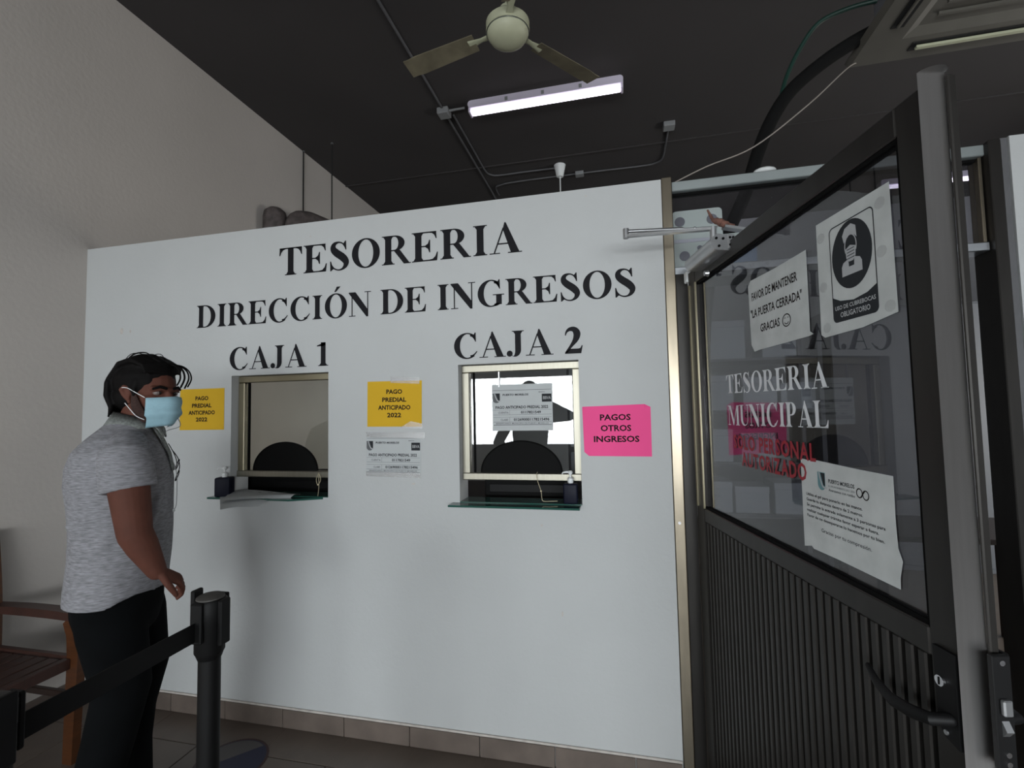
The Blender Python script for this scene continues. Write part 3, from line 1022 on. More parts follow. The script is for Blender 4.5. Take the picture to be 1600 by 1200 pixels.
a1 = account((-1.052, -.0008, 1.302), 'white account number notice taped under the yellow one on the wall', rot=.008)
MB().prism([(-.138, .085), (.160, .078), (.162, .108), (-.140, .108)], -.0022, -.0016).build('tape', 'tape_clear', a1)
MB().prism([(-.138, -.100), (.140, -.105), (.138, -.080), (-.14, -.078)], -.0022, -.0016).build('tape', 'tape_clear', a1)
account((-.4395, .0585, 1.515), 'white account number notice on the glass of the CAJA 2 window', extra=.024, h=.165)

e = empty('notice', (-.020, -.0008, 1.407), label='pink PAGOS OTROS INGRESOS notice on the wall beside CAJA 2', cat='notice')
sheetxz([(-.142, .104), (.118, .110), (.142, .098), (.141, -.109), (-.118, -.107), (-.138, -.090)]).build('page', 'paper_pink', e)
MB().add([(.118, -.0009, .110), (.143, -.0009, .097), (.116, -.006, .096)], [(0, 1, 2)]).build('folded_corner', 'paper_pink', e)
for s, a, b, z in (('PAGOS', -.068, .060, .045), ('OTROS', -.066, .061, -.001), ('INGRESOS', -.096, .093, -.047)):
    put_text(s, e, a, b, z, .0245, bold=.03)

# ================================================================== DOOR FRAME + TRANSOM
fr = empty('trim_1', (0, 0, 0), kind='structure', label='aluminium door frame with a glazed transom', cat='door frame')
MB().box(.199, -.006, 0, .241, .126, 2.478, bev=.003, seg=1).build('post', 'alu_post', fr)
MB().box(.243, .012, 0, .292, .085, 2.06, bev=.002, seg=1).build('inner_jamb', 'alu_dark', fr)
MB().box(.2415, .02, 2.424, 1.395, .10, 2.466, bev=.003, seg=1).build('top_rail', 'alu_light', fr)
MB().box(.2415, .02, 2.060, 1.360, .10, 2.094, bev=.003, seg=1).build('transom_rail', 'alu_bright', fr)
MB().box(1.362, -.004, 0, 1.402, .11, 2.47, bev=.003, seg=1).build('post', 'alu_dark', fr)
MB().box(1.404, .005, 0, 1.428, .10, 2.476, bev=.002, seg=1).build('plaster_edge', 'conduit_paint', fr)  # side of the white wall; its shade is put into the dark grey
MB().box(1.348, .03, 2.095, 1.3595, .085, 2.423, bev=.002, seg=1).build('glazing_bar', 'alu_post', fr)
MB().box(.2425, .055, 2.095, 1.3475, .060, 2.423).build('glass_pane', 'pane_transom', fr)
MB().box(.2425, .045, 2.412, 1.3475, .070, 2.4235).build('gasket', 'rubber', fr)
for (x, z) in ((.545, 2.077), (.60, 2.077)):
    MB().cyl((x, .020, z), (x, .016, z), .008, n=12).build('screw', 'steel', fr)
MB().cyl((.205 + .014, -.006, 1.03), (.219, -.009, 1.03), .006, n=12).build('screw', 'screw', fr)

# ================================================================== THE OPEN DOOR
TH = math.radians(-77.8)
HX, HY = .304, -.091


def dpt(s, off=0.0):
    """point on the door plane: s from the hinge, off towards the far side"""
    return (HX + .2109 * s + .9775 * off, HY - .9775 * s + .2109 * off)


d = empty('door_1', (HX, HY, 0), TH, kind='structure', label='dark aluminium door with glass upper half, standing open', cat='door')
MB().box(-.030, -.016, .02, .040, .024, 2.040, bev=.003, seg=1).build('hinge_stile', 'alu_dark', d)
MB().box(.0405, -.020, 1.117, .048, -.014, 1.985).build('glazing_bead', 'alu_gold', d)
MB().box(-.022, -.021, 1.117, -.012, -.0155, 1.985).build('glazing_bead', 'alu_gold', d)
MB().box(1.022, -.016, .02, 1.080, .024, 2.040, bev=.003, seg=1).build('lock_stile', 'alu_dark', d)
MB().box(.0405, -.016, 1.984, 1.0215, .024, 2.040, bev=.003, seg=1).build('top_rail', 'alu_dark', d)
MB().box(.0405, -.016, 1.066, 1.0215, .024, 1.116, bev=.003, seg=1).build('mid_rail', 'alu_dark', d)
MB().box(.0405, -.016, .02, 1.0215, .024, .14, bev=.003, seg=1).build('bottom_rail', 'alu_dark', d)
MB().box(.0405, -.010, 1.976, 1.0215, -.004, 1.984).box(.0405, -.010, 1.116, 1.0215, -.004, 1.124).box(1.0135, -.010, 1.124, 1.0215, -.004, 1.976).build('gasket', 'rubber', d)
MB().box(.0405, 0.0, 1.116, 1.0215, .005, 1.984).build('glass_pane', 'pane_door', d)
MB().box(.0405, .006, .14, 1.0215, .012, 1.066).build('backing_panel', 'ac_dark', d)
sl = MB().prism([(-.0095, 0), (.0095, 0)], 0, 0)
sl = MB().box(-.0093, -.012, .1405, .0093, .0055, 1.0655, bev=.003, seg=1).mesh('slat', 'alu_dark')
for i in range(34):
    o = bpy.data.objects.new('slat', sl)
    COL.objects.link(o)
    o.parent = d
    o.location = (.0405 + .0144 + i * .02855, 0, 0)
# rounded aluminium nosing on the closing edge
no = MB()
prof = arc(1.0805, .002, .020, .0235, -90, 90, 14)
no.add([(p[0], p[1], .02) for p in prof] + [(p[0], p[1], 2.062) for p in prof],
       [(i, i + 1, 16 + i - 1 + 0, 15 + i) for i in range(14)] + [tuple(range(15))[::-1], tuple(range(15, 30)), (14, 0, 15, 29)])
no.build('edge_nosing', 'nosing', d, smooth='all')
MB().box(1.0805, .0243, .02, 1.088, .038, 2.055, bev=.002, seg=1).build('edge_strip', 'alu_dark', d)
# lock and lever
pl = MB().prism([(1.034, 1.093), (1.074, 1.093), (1.074, .943), (1.048, .951), (1.036, .966)], -.022, -.0162).build('lock_plate', 'black_plastic', d)
MB().cyl((1.048, -.0225, 1.040), (1.048, -.027, 1.040), .0085, n=18).build('key_cylinder', 'screw', pl)
MB().box(1.0472, -.0282, 1.034, 1.0488, -.0268, 1.046).build('keyhole', 'rubber', pl)
MB().cyl((1.052, -.0225, .960), (1.052, -.025, .960), .004, n=10).build('plate_screw', 'steel', pl)
lv = MB()
lv.loft([(1.060, -.024, .985), (1.052, -.048, .982), (1.020, -.055, .975), (.975, -.053, .968), (.935, -.048, .975), (.905, -.042, .990)],
        [(.012, .010), (.012, .010), (.007, .012), (.006, .012), (.006, .010), (.005, .006)], ax=(0, 1, 0), n=12)
lv.build('door_lever', 'black_plastic', d, smooth=True)
# face plate and latch on the closing edge, lever on the far side
fp = MB().box(1.0925, .012, .935, 1.1015, .040, 1.105, bev=.001, seg=1).build('edge_plate', 'black_plastic', d)
for z in (1.095, .958, .944):
    MB().cyl((1.1016, .026, z), (1.1035, .026, z), .0042, n=12).build('plate_screw', 'screw', fp)
MB().box(1.1016, .018, 1.018, 1.110, .032, 1.042, bev=.002, seg=1).build('latch_bolt', 'steel', fp)
MB().prism([(1.1016, .985), (1.109, .995), (1.1016, 1.008)], .020, .031).build('dead_bolt', 'steel', fp)
MB().box(1.030, .0465, .93, 1.085, .056, 1.10, bev=.002, seg=1).build('far_plate', 'black_plastic', d)
lv = MB()
lv.loft([(1.060, .056, .985), (1.056, .085, .985), (1.03, .095, .98), (.96, .092, .972), (.92, .085, .98)], [(.011, .010), (.011, .010), (.007, .012), (.006, .012), (.005, .008)], ax=(0, 1, 0), n=12)
lv.build('door_lever', 'black_plastic', d, smooth=True)
# hinge blocks
hg = MB().box(-.060, -.022, 2.005, -.031, .012, 2.050, bev=.003, seg=1)
hg.build('pivot_hinge', 'white_plastic', d)
MB().box(-.058, -.010, 2.0505, -.036, .015, 2.078, bev=.003, seg=1).cyl((-.046, -.005, 1.985), (-.046, -.005, 2.005), .006, n=10).build('hinge_pin', 'white_plastic', d)

# door closer
cl = empty('door_closer', (HX, HY, 0), TH, label='silver door closer on the door top with its arms folded out', cat='door closer')
b = MB()
cz = 2.034
prof = [(-.016, cz - .026)] + [(-.050 + .026 * math.cos(math.radians(t)) * 1.0, cz + .026 * math.sin(math.radians(t))) for t in range(-90, -271, -15)] + [(-.016, cz + .026)]
n = len(prof)
s0, s1 = .105, .345
b.add([(s0, p[0], p[1]) for p in prof] + [(s1, p[0], p[1]) for p in prof], [tuple(range(n))[::-1], tuple(range(n, 2 * n))] + [(i, (i + 1) % n, n + (i + 1) % n, n + i) for i in range(n)])
b.build('body', 'steel', cl, smooth=True)
MB().cyl((s1, -.050, cz), (s1 + .006, -.050, cz), .027, n=24).build('end_cap', 'steel', cl, smooth=True)
MB().box(s1, -.0235, cz - .024, s1 + .008, .0, cz + .024, bev=.002, seg=1).build('end_block', 'steel', cl)
for (yy, zz) in ((-.060, cz + .012), (-.038, cz + .010), (-.052, cz - .014), (-.016, cz + .013), (-.016, cz - .011), (-.006, cz + .013), (-.006, cz - .011)):
    MB().cyl((s1 + .0062, yy, zz), (s1 + .0092, yy, zz), .0042, n=10).build('cap_screw', 'rubber', cl)
MB().cyl((.17, -.0165, cz - .052), (.17, -.030, cz - .052), .012, .009, n=14).build('adjuster_knob', 'steel', cl, smooth=True)
cl2 = MB()


def loc_(p):
    """world point into the closer's own frame"""
    q = Matrix.Rotation(-TH, 4, 'Z') @ (Vector(p) - Vector((HX, HY, 0)))
    return tuple(q)


elbow = Vector((.040, -.28, 2.155))
spx, spy = dpt(.295, -.045)
sp = Vector((spx, spy, 2.073))
MB().cyl(loc_((sp.x, sp.y, 2.056)), loc_((sp.x, sp.y, 2.104)), .011, n=16).build('spindle', 'steel', cl, smooth=True)


def flatbar(p, q, w, t):
    p, q = Vector(p), Vector(q)
    dd = (q - p).normalized()
    side = dd.cross(Vector((0, 0, 1))).normalized()
    up = side.cross(dd)
    vs = []
    for c0 in (p, q):
        for a_, b_ in ((-1, -1), (1, -1), (1, 1), (-1, 1)):
            vs.append(c0 + side * (a_ * w / 2) + up * (b_ * t / 2))
    return [loc_(v) for v in vs], [(0, 1, 2, 3), (7, 6, 5, 4), (0, 4, 5, 1), (1, 5, 6, 2), (2, 6, 7, 3), (3, 7, 4, 0)]


spt = Vector((sp.x, sp.y, 2.098))
v, f = flatbar(elbow - Vector((0, 0, .014)), spt, .020, .009)
MB().add(v, f).build('main_arm', 'steel', cl)
mid = elbow.lerp(Vector((.40, -.16, 2.15)), .62)
rod_end = Vector((.375, -.20, 2.172))
MB().tube([loc_(elbow + Vector((0, 0, .004))), loc_(elbow.lerp(rod_end, .62))], .0072, n=12).build('link_sleeve', 'steel', cl, smooth=True)
MB().tube([loc_(elbow.lerp(rod_end, .6)), loc_(rod_end)], .0032, n=10).ell(loc_(elbow.lerp(rod_end, .75)), (.006, .006, .006), nu=10, nv=8).build('link_rod', 'steel', cl, smooth=True)
MB().cyl(loc_(elbow - Vector((0, 0, .022))), loc_(elbow + Vector((0, 0, .014))), .011, n=16).build('elbow_joint', 'steel', cl, smooth=True)
v, f = flatbar(rod_end + Vector((.02, 0, -.004)), Vector((.475, -.18, 2.155)), .030, .010)
MB().add(v, f).build('shoe_bracket', 'steel', cl)
# rag tied round the bracket
rg = MB()
c0 = Vector((.395, -.20, 2.178))
rg.tube(spline([tuple(c0 + Vector(q)) for q in ((-.055, -.01, .058), (-.045, -.01, .035), (-.035, -.008, .018), (-.015, -.006, .010), (.0, 0, .002), (.02, .004, -.004), (.04, .004, -.006))], 5), [.003, .004, .004, .0045, .005, .006, .005, .007, .005, .007, .008, .009, .012, .013, .011, .014, .015, .013, .015, .014, .012, .013, .012, .010, .012, .010, .008, .008, .006, .006, .004][:31], n=9)
rg.ell(tuple(c0 + Vector((.004, -.004, .0))), (.018, .012, .012), nu=10, nv=8)
mk('rag', (0.12, 0.055, 0.04, 1), 0.9, var=0.4, vscale=80)
o = rg.build('tied_rag', 'rag', None, smooth=True)
tag(o, 'twisted reddish brown rag tied on the door closer arm', 'rag')

# ---- notices on the door (their own frames lie in the door plane)


def on_door(name, s, z, label, cat, off=-.0015):
    x, y = dpt(s, off)
    return empty(name, (x, y, z), TH, label=label, cat=cat)


# face mask sign
e = on_door('notice', .873, 1.790, 'white USO DE CUBREBOCAS OBLIGATORIO sign taped on the door glass', 'notice')
sheetxz([(-.110, .132), (.110, .130), (.112, -.12), (.02, -.133), (-.10, -.136), (-.112, -.128)]).build('page', 'paper_old', e)
fo = MB()
outer, inner = rrect(-.066, -.110, .068, .104, .012), rrect(-.0635, -.1075, .0655, .1015, .010)
fo.strip(outer + outer[:1], inner + inner[:1], y=-.0012)
fo.build('printed_border', 'print_dark_grey', e)
MB().poly(arc(0, .028, .060, .073, 0, 360, 40)[:-1], y=-.0012).build('printed_oval', 'print_dark_grey', e)
bd = MB().poly([(-.066, -.052), (-.066, -.098)] + arc(-.054, -.098, .012, .012, 180, 270, 5) + arc(.056, -.098, .012, .012, 270, 360, 5) + [(.068, -.052), (.04, -.064), (.0, -.070), (-.04, -.064)], y=-.0013)
bd.build('printed_band', 'print_dark_grey', e)
pic = empty('pictogram', (0, -.0016, .002))
pic.scale = (.86, 1, .86)
pic.parent = e
pw = MB()
pw.poly([(-.034, .012 - .032), (-.034, .004), (-.028, .014), (-.010, .020), (.012, .020), (.030, .014), (.036, .004), (.036, -.020)])
pw.build('shoulders', 'print_white', pic)
MB().poly([(-.008, .0), (.010, .0), (.012, .032), (-.010, .032)], y=-.0002).build('neck', 'print_dark_grey', pic)
MB().strip(arc(.001, .050, .0215, .030, -30, 210, 20), arc(.001, .050, .0185, .027, -30, 210, 20), y=-.0004).build('head_outline', 'print_white', pic)
MB().poly([(-.021, .062), (-.026, .082), (-.016, .098), (.006, .104), (.022, .094), (.024, .064), (.017, .072), (.004, .080), (-.012, .070)], y=-.0006).build('hair_shape', 'print_white', pic)
mk_ = MB()
mk_.poly([(-.017, .045), (.0, .052), (.019, .045), (.017, .022), (.008, .012), (-.006, .012), (-.015, .022)], y=-.0006)
mk_.build('mask_shape', 'print_white', pic)
ln = MB()
for k in range(4):
    zz = .041 - k * .0075
    ln.poly([(-.012, zz), (.014, zz + .001), (.014, zz + .003), (-.012, zz + .002)], y=-.0008)
ln.build('mask_lines', 'print_dark_grey', pic)
put_text('USO DE CUBREBOCAS', e, -.058, .062, -.083, .0088, 'print_white', y=-.0018, bold=.02)
put_text('OBLIGATORIO', e, -.042, .046, -.1005, .0110, 'print_white', y=-.0018, bold=.02)
for (x, z) in ((.085, .100), (.082, .005), (-.095, .095), (-.095, -.02), (-.09, -.115), (.095, -.105)):
    MB().poly(arc(x, z, .014, .012, 0, 360, 9)[:-1], y=-.0010).build('tape', 'tape_clear', e)

# keep-the-door-closed sign
e = on_door('notice', .573, 1.770, 'white FAVOR DE MANTENER LA PUERTA CERRADA sign taped on the door glass', 'notice')
sheetxz([(-.146, .094), (-.130, .108), (.0, .106), (.146, .109), (.145, -.092), (.158, -.100), (.140, -.103), (-.10, -.106), (-.125, -.108), (-.142, -.085)]).build('page', 'paper_old', e)
put_text('FAVOR DE MANTENER', e, -.126, .106, .045, .0235, bold=.018)
put_text('"LA PUERTA CERRADA"', e, -.136, .122, -.006, .0235, bold=.018)
put_text('GRACIAS', e, -.084, .018, -.055, .0225, bold=.018)
sm = MB()
sm.strip(arc(.050, -.046, .020, .0175, 0, 360, 30), arc(.050, -.046, .0165, .0145, 0, 360, 30), y=-.0012)
sm.strip(arc(.050, -.048, .011, .009, 200, 340, 12), arc(.050, -.048, .0085, .0065, 200, 340, 12), y=-.0012)
sm.strip(arc(.043, -.042, .004, .004, 20, 160, 8), arc(.043, -.042, .0025, .0025, 20, 160, 8), y=-.0012)
sm.strip(arc(.057, -.042, .004, .004, 20, 160, 8), arc(.057, -.042, .0025, .0025, 20, 160, 8), y=-.0012)
sm.build('printed_smiley', 'print_black', e)
for z in (.104, .072, .018, -.028):
    MB().poly([(-.140, z - .0006), (.140, z - .0006), (.140, z), (-.140, z)], y=-.0009).build('crease', 'paper_white', e)

# sanitary rules sheet
e = on_door('notice', .799, 1.256, 'white hand gel and distancing rules sheet low on the door glass', 'notice')
sheetxz([(-.147, .110), (-.118, .108), (-.08, .111), (.04, .107), (.148, .105), (.147, .02), (.149, -.03), (.158, -.052), (.150, -.085), (.149, -.106), (-.02, -.104), (-.112, -.105), (-.120, -.100), (-.149, -.108)]).build('page', 'paper_old', e)
emblem(e, -.082, .043, .028, .042, teal=True)
put_text('PUERTO MORELOS', e, -.043, .042, .064, .0085, 'print_dark_grey', bold=.02)
put_text('H. AYUNTAMIENTO 2021-2024', e, -.043, .042, .0545, .0045, 'print_grey', bold=.0)
put_text('Avanzamos con rumbo', e, -.043, .042, .0450, .006, 'print_dark_grey', bold=.005)
lp = MB()
lp.strip(arc(.056, .057, .0095, .0105, 0, 360, 20), arc(.056, .057, .0070, .0080, 0, 360, 20), y=-.0012)
lp.strip(arc(.074, .055, .0095, .0105, 0, 360, 20), arc(.074, .055, .0070, .0080, 0, 360, 20), y=-.0012)
lp.poly([(.057, .048), (.060, .048), (.074, .064), (.070, .064)], y=-.0012)
lp.build('printed_loop', 'print_black', e)
for s, b_, z in (('Utiliza el gel para ponerlo en las manos.', .062, .022), ('Guarda tu distancia dentro de 2 metros.', .062, .009), ('Se permite la entrada solamente a 3 personas para', .122, -.004),
                 ('realizar cualquier trámite favor esperar a fuera.', .104, -.017), ('Favor de no desesperarse lo hacemos por tu bien.', .118, -.030)):
    put_text(s, e, -.130, b_, z, .0068, 'print_dark_grey', bold=.015)
put_text('Gracias por tu compresión.', e, -.078, .082, -.056, .0085, 'print_dark_grey', bold=.004)

# door lettering
e = on_door('lettering', .24, 1.548, 'white serif lettering TESORERIA on the door glass', 'lettering', off=-.0008)
serif_line('TESORERIA', e, 0, .535, -.004, .062, 'letter_white', dz=-.006)
e = on_door('lettering', .245, 1.438, 'white serif lettering MUNICIPAL on the door glass', 'lettering', off=-.0008)
serif_line('MUNICIPAL', e, 0, .525, 0, .065, 'letter_white', dz=.008)
e = on_door('lettering', .282, 1.362, 'dark red lettering SOLO PERSONAL AUTORIZADO on the door glass', 'lettering', off=-.0022)
for t_, a_, b_, z_ in (('SOLO PERSONAL', 0, .432, .0), ('AUTORIZADO', .052, .392, -.052)):
    put_letters(t_, e, a_, b_, z_ + .002, .042, 'print_red', bold=.028, y=-.0002)

# ================================================================== THROUGH THE DOOR AND TRANSOM: OFFICE THINGS
# pale electrical box fixed behind the transom
e = empty('junction_box', (.345, .135, 2.245), label='pale cream plastic junction box with round knockouts behind the transom', cat='electrical box')
MB().prism(rrect(-.092, -.135, .118, .135, .018), 0, .055).build('housing', 'box_cream', e)
for (x, z, r) in ((-.060, .085, .022), (.075, .085, .022), (-.045, -.072, .022), (.02, -.04, .011)):
    MB().cyl((x, -.0005, z), (x, -.003, z), r, n=24).build('knockout', 'pvc_grey', e)
MB().box(-.091, -.004, -.012, .117, 0, .004, bev=.001, seg=1).build('lid_joint', 'white_plastic', e)
e = empty('storage_box', (.42, .215, 2.16), label='light blue plastic box behind the cream junction box', cat='box')
MB().box(-.19, 0, -.065, .20, .14, .11, bev=.01).build('body', 'box_blue', e)
MB().box(-.195, -.003, .105, .205, .143, .125, bev=.003).build('lid', 'box_cream', e)
# tall cabinet carrying both boxes
e = empty('filing_cabinet', (.55, .42, 0), label='grey steel cabinet just inside the office door', cat='cabinet')
e.location = (.46, .31, 0)
MB().box(-.25, -.19, 0, .25, .19, 2.09, bev=.004, seg=1).build('body', 'cabinet_grey', e)
for k in range(5):
    dr = MB().box(-.235, -.200, .08 + k * .40, .235, -.1905, .45 + k * .40, bev=.004, seg=1).build('drawer', 'cabinet_white', e)
    MB().box(-.06, -.212, .27 + k * .40, .06, -.2005, .285 + k * .40, bev=.003, seg=1).build('drawer_handle', 'steel', dr)
e.location = (-.06, .95, 0)
# bracket shelf holding the two boxes behind the transom
e = empty('wall_bracket_shelf', (.42, .125, 2.095), label='white metal bracket shelf behind the transom glass', cat='shelf')
MB().box(-.178, -.010, -.012, .22, .25, 0, bev=.002, seg=1).build('board', 'alu_light', e)
MB().box(-.178, -.0, .0, -.170, .24, .03).build('end_lip', 'alu_light', e)

# shelving with archive boxes (seen through the door glass)
e = empty('shelving_unit', (1.05, 2.1, 0), label='grey steel shelving with archive boxes seen through the door glass', cat='shelf')
for (x, y) in ((-.42, -.2), (.40, -.2), (-.42, .2), (.40, .2)):
    MB().box(x, y - .015, 0, x + .03, y + .015, 2.1).build('upright', 'cabinet_grey', e)
for z in (.28, .66, 1.05, 1.45, 1.85):
    MB().box(-.42, -.21, z, .43, .21, z + .02).build('shelf_board', 'cabinet_grey', e)
boxes = [(.70, .68, .235, 'ACTAS', 'white archive box with dark caption, lower left on the shelving'),
         (.96, .68, .20, None, 'plain pale archive box, lower right on the shelving'),
         (1.24, .68, .23, None, 'pale archive box at the lower right end of the shelving'),
         (.72, 1.07, .25, None, 'pale box on the middle shelf of the shelving, left'),
         (1.02, 1.07, .22, None, 'pale box on the middle shelf of the shelving, centre'),
         (.74, 1.47, .27, None, 'tall white box on the upper shelf of the shelving'),
         (1.05, 1.47, .25, None, 'white box beside the tall one, upper shelf'),
         (1.315, 1.47, .20, None, 'smallest white box on the upper shelf'),
         (.80, 1.87, .30, None, 'large white box on top of the shelving, left'),
         (1.2, 1.87, .24, None, 'white box on top of the shelving, right')]
for (x, z, hh, cap_, lab) in boxes:
    wv = .12 if x != .80 else .16
    e = empty('archive_box', (x, 2.06, z + .0005), label=lab, cat='box', group='boxes on the office shelving')
    MB().box(-wv, -.14, 0, wv, .14, hh, bev=.004, seg=1).build('carton', 'box_card', e)
    MB().box(-wv - .003, -.143, hh - .05, wv + .003, .143, hh + .003, bev=.003, seg=1).build('lid', 'cabinet_white', e)
    if cap_:
        put_text(cap_, e, -.04, .04, hh * .5, .018, 'print_dark_grey', y=-.1415, bold=.01)
# office desk with papers below
e = empty('desk', (1.9, 1.4, 0), label='dark office desk beyond the shelving', cat='desk')
MB().box(-.5, -.3, .71, .5, .3, .74, bev=.004, seg=1).build('desk_top', 'wood_dark', e)
for (x, y) in ((-.47, -.27), (.43, -.27), (-.47, .23), (.43, .23)):
    MB().box(x, y, 0, x + .04, y + .04, .71).build('leg', 'wood_dark', e)
e = empty('wardrobe', (2.90, 3.2, 0), label='tall grey two-door cabinet deep in the office', cat='cabinet')  # dark cabinet widened and raised to cover a bright patch behind it
MB().box(-.95, -.25, 0, .95, .25, 2.4, bev=.005, seg=1).build('body', 'cabinet_grey', e)
MB().box(-.945, -.262, .05, -.003, -.2505, 2.38, bev=.003, seg=1).build('cabinet_door', 'cabinet_grey', e)
MB().box(.003, -.262, .05, .945, -.2505, 2.38, bev=.003, seg=1).build('cabinet_door', 'cabinet_grey', e)

# ================================================================== CEILING: CONDUIT, LAMP, FAN, AC
cd = empty('conduit', (-1.39, 1.63, ZC), label='long grey electrical conduit running down the ceiling', cat='conduit')
MB().tube([(0, -4.6, -.014), (0, -.06, -.014)], .0105, n=10).build('pipe', 'conduit_paint', cd, True)
MB().tube([(0, .06, -.014), (0, 3.2, -.014)], .0105, n=10).build('pipe', 'conduit_paint', cd, True)
MB().box(-.05, -.05, -.055, .05, .05, 0, bev=.008).build('junction_box', 'pvc_grey', cd)
MB().tube([(.05, -.01, -.022), (.19, -.012, -.022)], .0105, n=10).build('branch_pipe', 'pvc_grey', cd, True)
c2 = empty('conduit', (-1.33, 1.70, ZC), label='grey conduit curving towards the pendant rod', cat='conduit')
MB().tube(spline([(0, 0, -.013), (.0, .6, -.013), (.0, .98, -.013), (.03, 1.08, -.013), (.12, 1.12, -.013), (.40, 1.12, -.013), (.76, 1.13, -.013)], 6), .0095, n=10).build('pipe', 'conduit_paint', c2, True)
c3 = empty('conduit', (-1.33, 3.0, ZC), label='grey conduit from the main line to the ceiling box on the right', cat='conduit')
MB().tube(spline([(0, .28, -.013), (.01, .10, -.013), (.08, .04, -.013), (.3, .01, -.013), (1.1, .01, -.013), (1.62, .02, -.013), (1.76, .0, -.013), (1.83, -.08, -.013), (1.84, -.3, -.013), (1.84, -.62, -.013)], 6), .0095, n=10).build('pipe', 'conduit_paint', c3, True)
MB().box(1.79, -.72, -.045, 1.89, -.62, 0, bev=.006).build('junction_box', 'pvc_grey', c3)
MB().box(.93, -.03, -.04, 1.02, .05, -.0, bev=.006).build('coupling', 'pvc_grey', c3)
# pendant cone and rod
e = empty('pendant_mount', (-.545, 2.80, ZC), label='white cone ceiling mount with a thin rod going down behind the partition', cat='ceiling mount')
MB().lathe([(.030, -.13), (.036, -.125), (.062, -.005), (.055, 0)], n=24).build('cone', 'white_plastic', e, True)
MB().tube([(0, 0, -.13), (0, 0, -.92)], .007, n=10).build('rod', 'white_plastic', e, True)
MB().lathe([(.07, -1.0), (.075, -.98), (.03, -.92), (.02, -.90)], n=20).build('lamp_holder', 'white_plastic', e, True)

# fluorescent fixture


def tube_lamp(loc, rz, label, L=1.26, lum='tube_light'):
    e = empty('fluorescent_lamp', loc, rz, label=label, cat='lamp', group='fluorescent tube lamps')
    MB().prism(rrect(-L / 2, -.062, L / 2, -.0, .028), -.052, .052).build('housing', 'lamp_body', e, True)
    bm = MB().box(-L / 2 + .02, -.036, -.088, L / 2 - .02, .036, -.0625, bev=.011, seg=3)
    bm.build('glowing_tube', lum, e, True)
    for s in (-1, 1):
        MB().box(s * (L / 2 - .010) - .009, -.044, -.094, s * (L / 2 - .010) + .009, .044, -.040, bev=.006).build('end_cap', 'lamp_body', e, True)
    for k in (-.3, 0, .3):
        MB().box(k - .012, -.056, -.05, k + .012, -.0522, -.02).build('clip', 'pvc_grey', e)
    return e


tube_lamp((-.53, 1.62, ZC), 0.0, 'lit fluorescent tube lamp on the ceiling above the partition')
mk('fill_tube_light', (1, 1, 1, 1), 0.5, emit=(1.0, 0.95, 0.88, 1), estr=5.5)
tube_lamp((2.75, .60, ZC), 0.0, 'added out-of-view tube lamp lighting the office shelving', lum='fill_tube_light')  # out-of-view lamp added to brighten the shelving and boxes
tube_lamp((3.62, 4.1, ZC - .02), 0.0, 'distant lit fluorescent lamp seen right of the open door')

# ceiling fan
e = empty('ceiling_fan', (-.545, .395, 3.60), label='cream green three-blade ceiling fan with a round hub', cat='fan')
MB().lathe([(.004, -.066), (.04, -.063), (.075, -.053), (.100, -.036), (.114, -.014), (.116, -.006), (.112, -.003), (.121, .002), (.121, .050), (.100, .072), (.035, .082), (.026, .086)], n=40).build('motor_housing', 'fan_enamel', e, True)
MB().lathe([(.1165, -.008), (.1200, -.008), (.1200, -.003), (.1165, -.003)], n=40).build('trim_ring', 'alu_bright', e, True)
MB().tube([(0, 0, .08), (0, 0, .43)], .012, n=14).build('down_rod', 'fan_enamel', e, True)
MB().lathe([(.030, .080), (.042, .095), (.042, .14), (.018, .16)], n=24).build('lower_canopy', 'fan_enamel', e, True)
MB().lathe([(.018, .38), (.055, .41), (.062, .48)], n=24).build('upper_canopy', 'fan_enamel', e, True)
for ang in (170, 48, 288):
    a = math.radians(ang)
    bl_ = MB()
    vs, top_, Nn = [], [], 12
    for i in range(Nn + 1):
        t = i / Nn
        r = .20 + t * .46
        hw_ = .050 + .012 * t
        if t > .9:
            hw_ *= .9
        for w_ in (-1, 1):
            tw = .20
            vs.append((r, w_ * hw_ * math.cos(tw), .005 + w_ * hw_ * math.sin(tw) - .018 * t))
    fs = [(2 * i, 2 * i + 1, 2 * i + 3, 2 * i + 2) for i in range(Nn)]
    k = len(vs)
    vs += [(p[0], p[1], p[2] + .005) for p in vs]
    fs += [tuple(q + k for q in f_[::-1]) for f_ in fs]
    fs += [(2 * i, 2 * i + 2, k + 2 * i + 2, k + 2 * i) for i in range(Nn)] + [(2 * i + 1, k + 2 * i + 1, k + 2 * i + 3, 2 * i + 3) for i in range(Nn)] + [(0, k, k + 1, 1), (2 * Nn, 2 * Nn + 1, k + 2 * Nn + 1, k + 2 * Nn)]
    o = bl_.add(vs, fs).build('blade', 'fan_blade_paint', e)
    o.rotation_euler = (0, 0, a)
    br = MB().loft([(.10, 0, .012), (.16, 0, .010), (.24, 0, .006)], [(.022, .004), (.016, .004), (.030, .004)], ax=(0, 1, 0), n=12, dome=False)
    o2 = br.build('blade_bracket', 'fan_enamel', o, True)

# ceiling cassette air conditioner
e = empty('air_conditioner', (1.10, .43, 3.10), label='large square grey ceiling cassette air conditioner, top right', cat='air conditioner')
S = 1.15
p = MB()


def ring(x0, y0, x1, y1, X0, Y0, X1, Y1, z0, z1):
    p.add([(x0, y0, z0), (x1, y0, z0), (x1, y1, z0), (x0, y1, z0), (X0, Y0, z1), (X1, Y0, z1), (X1, Y1, z1), (X0, Y1, z1)], [(0, 1, 5, 4), (1, 2, 6, 5), (2, 3, 7, 6), (3, 0, 4, 7)])


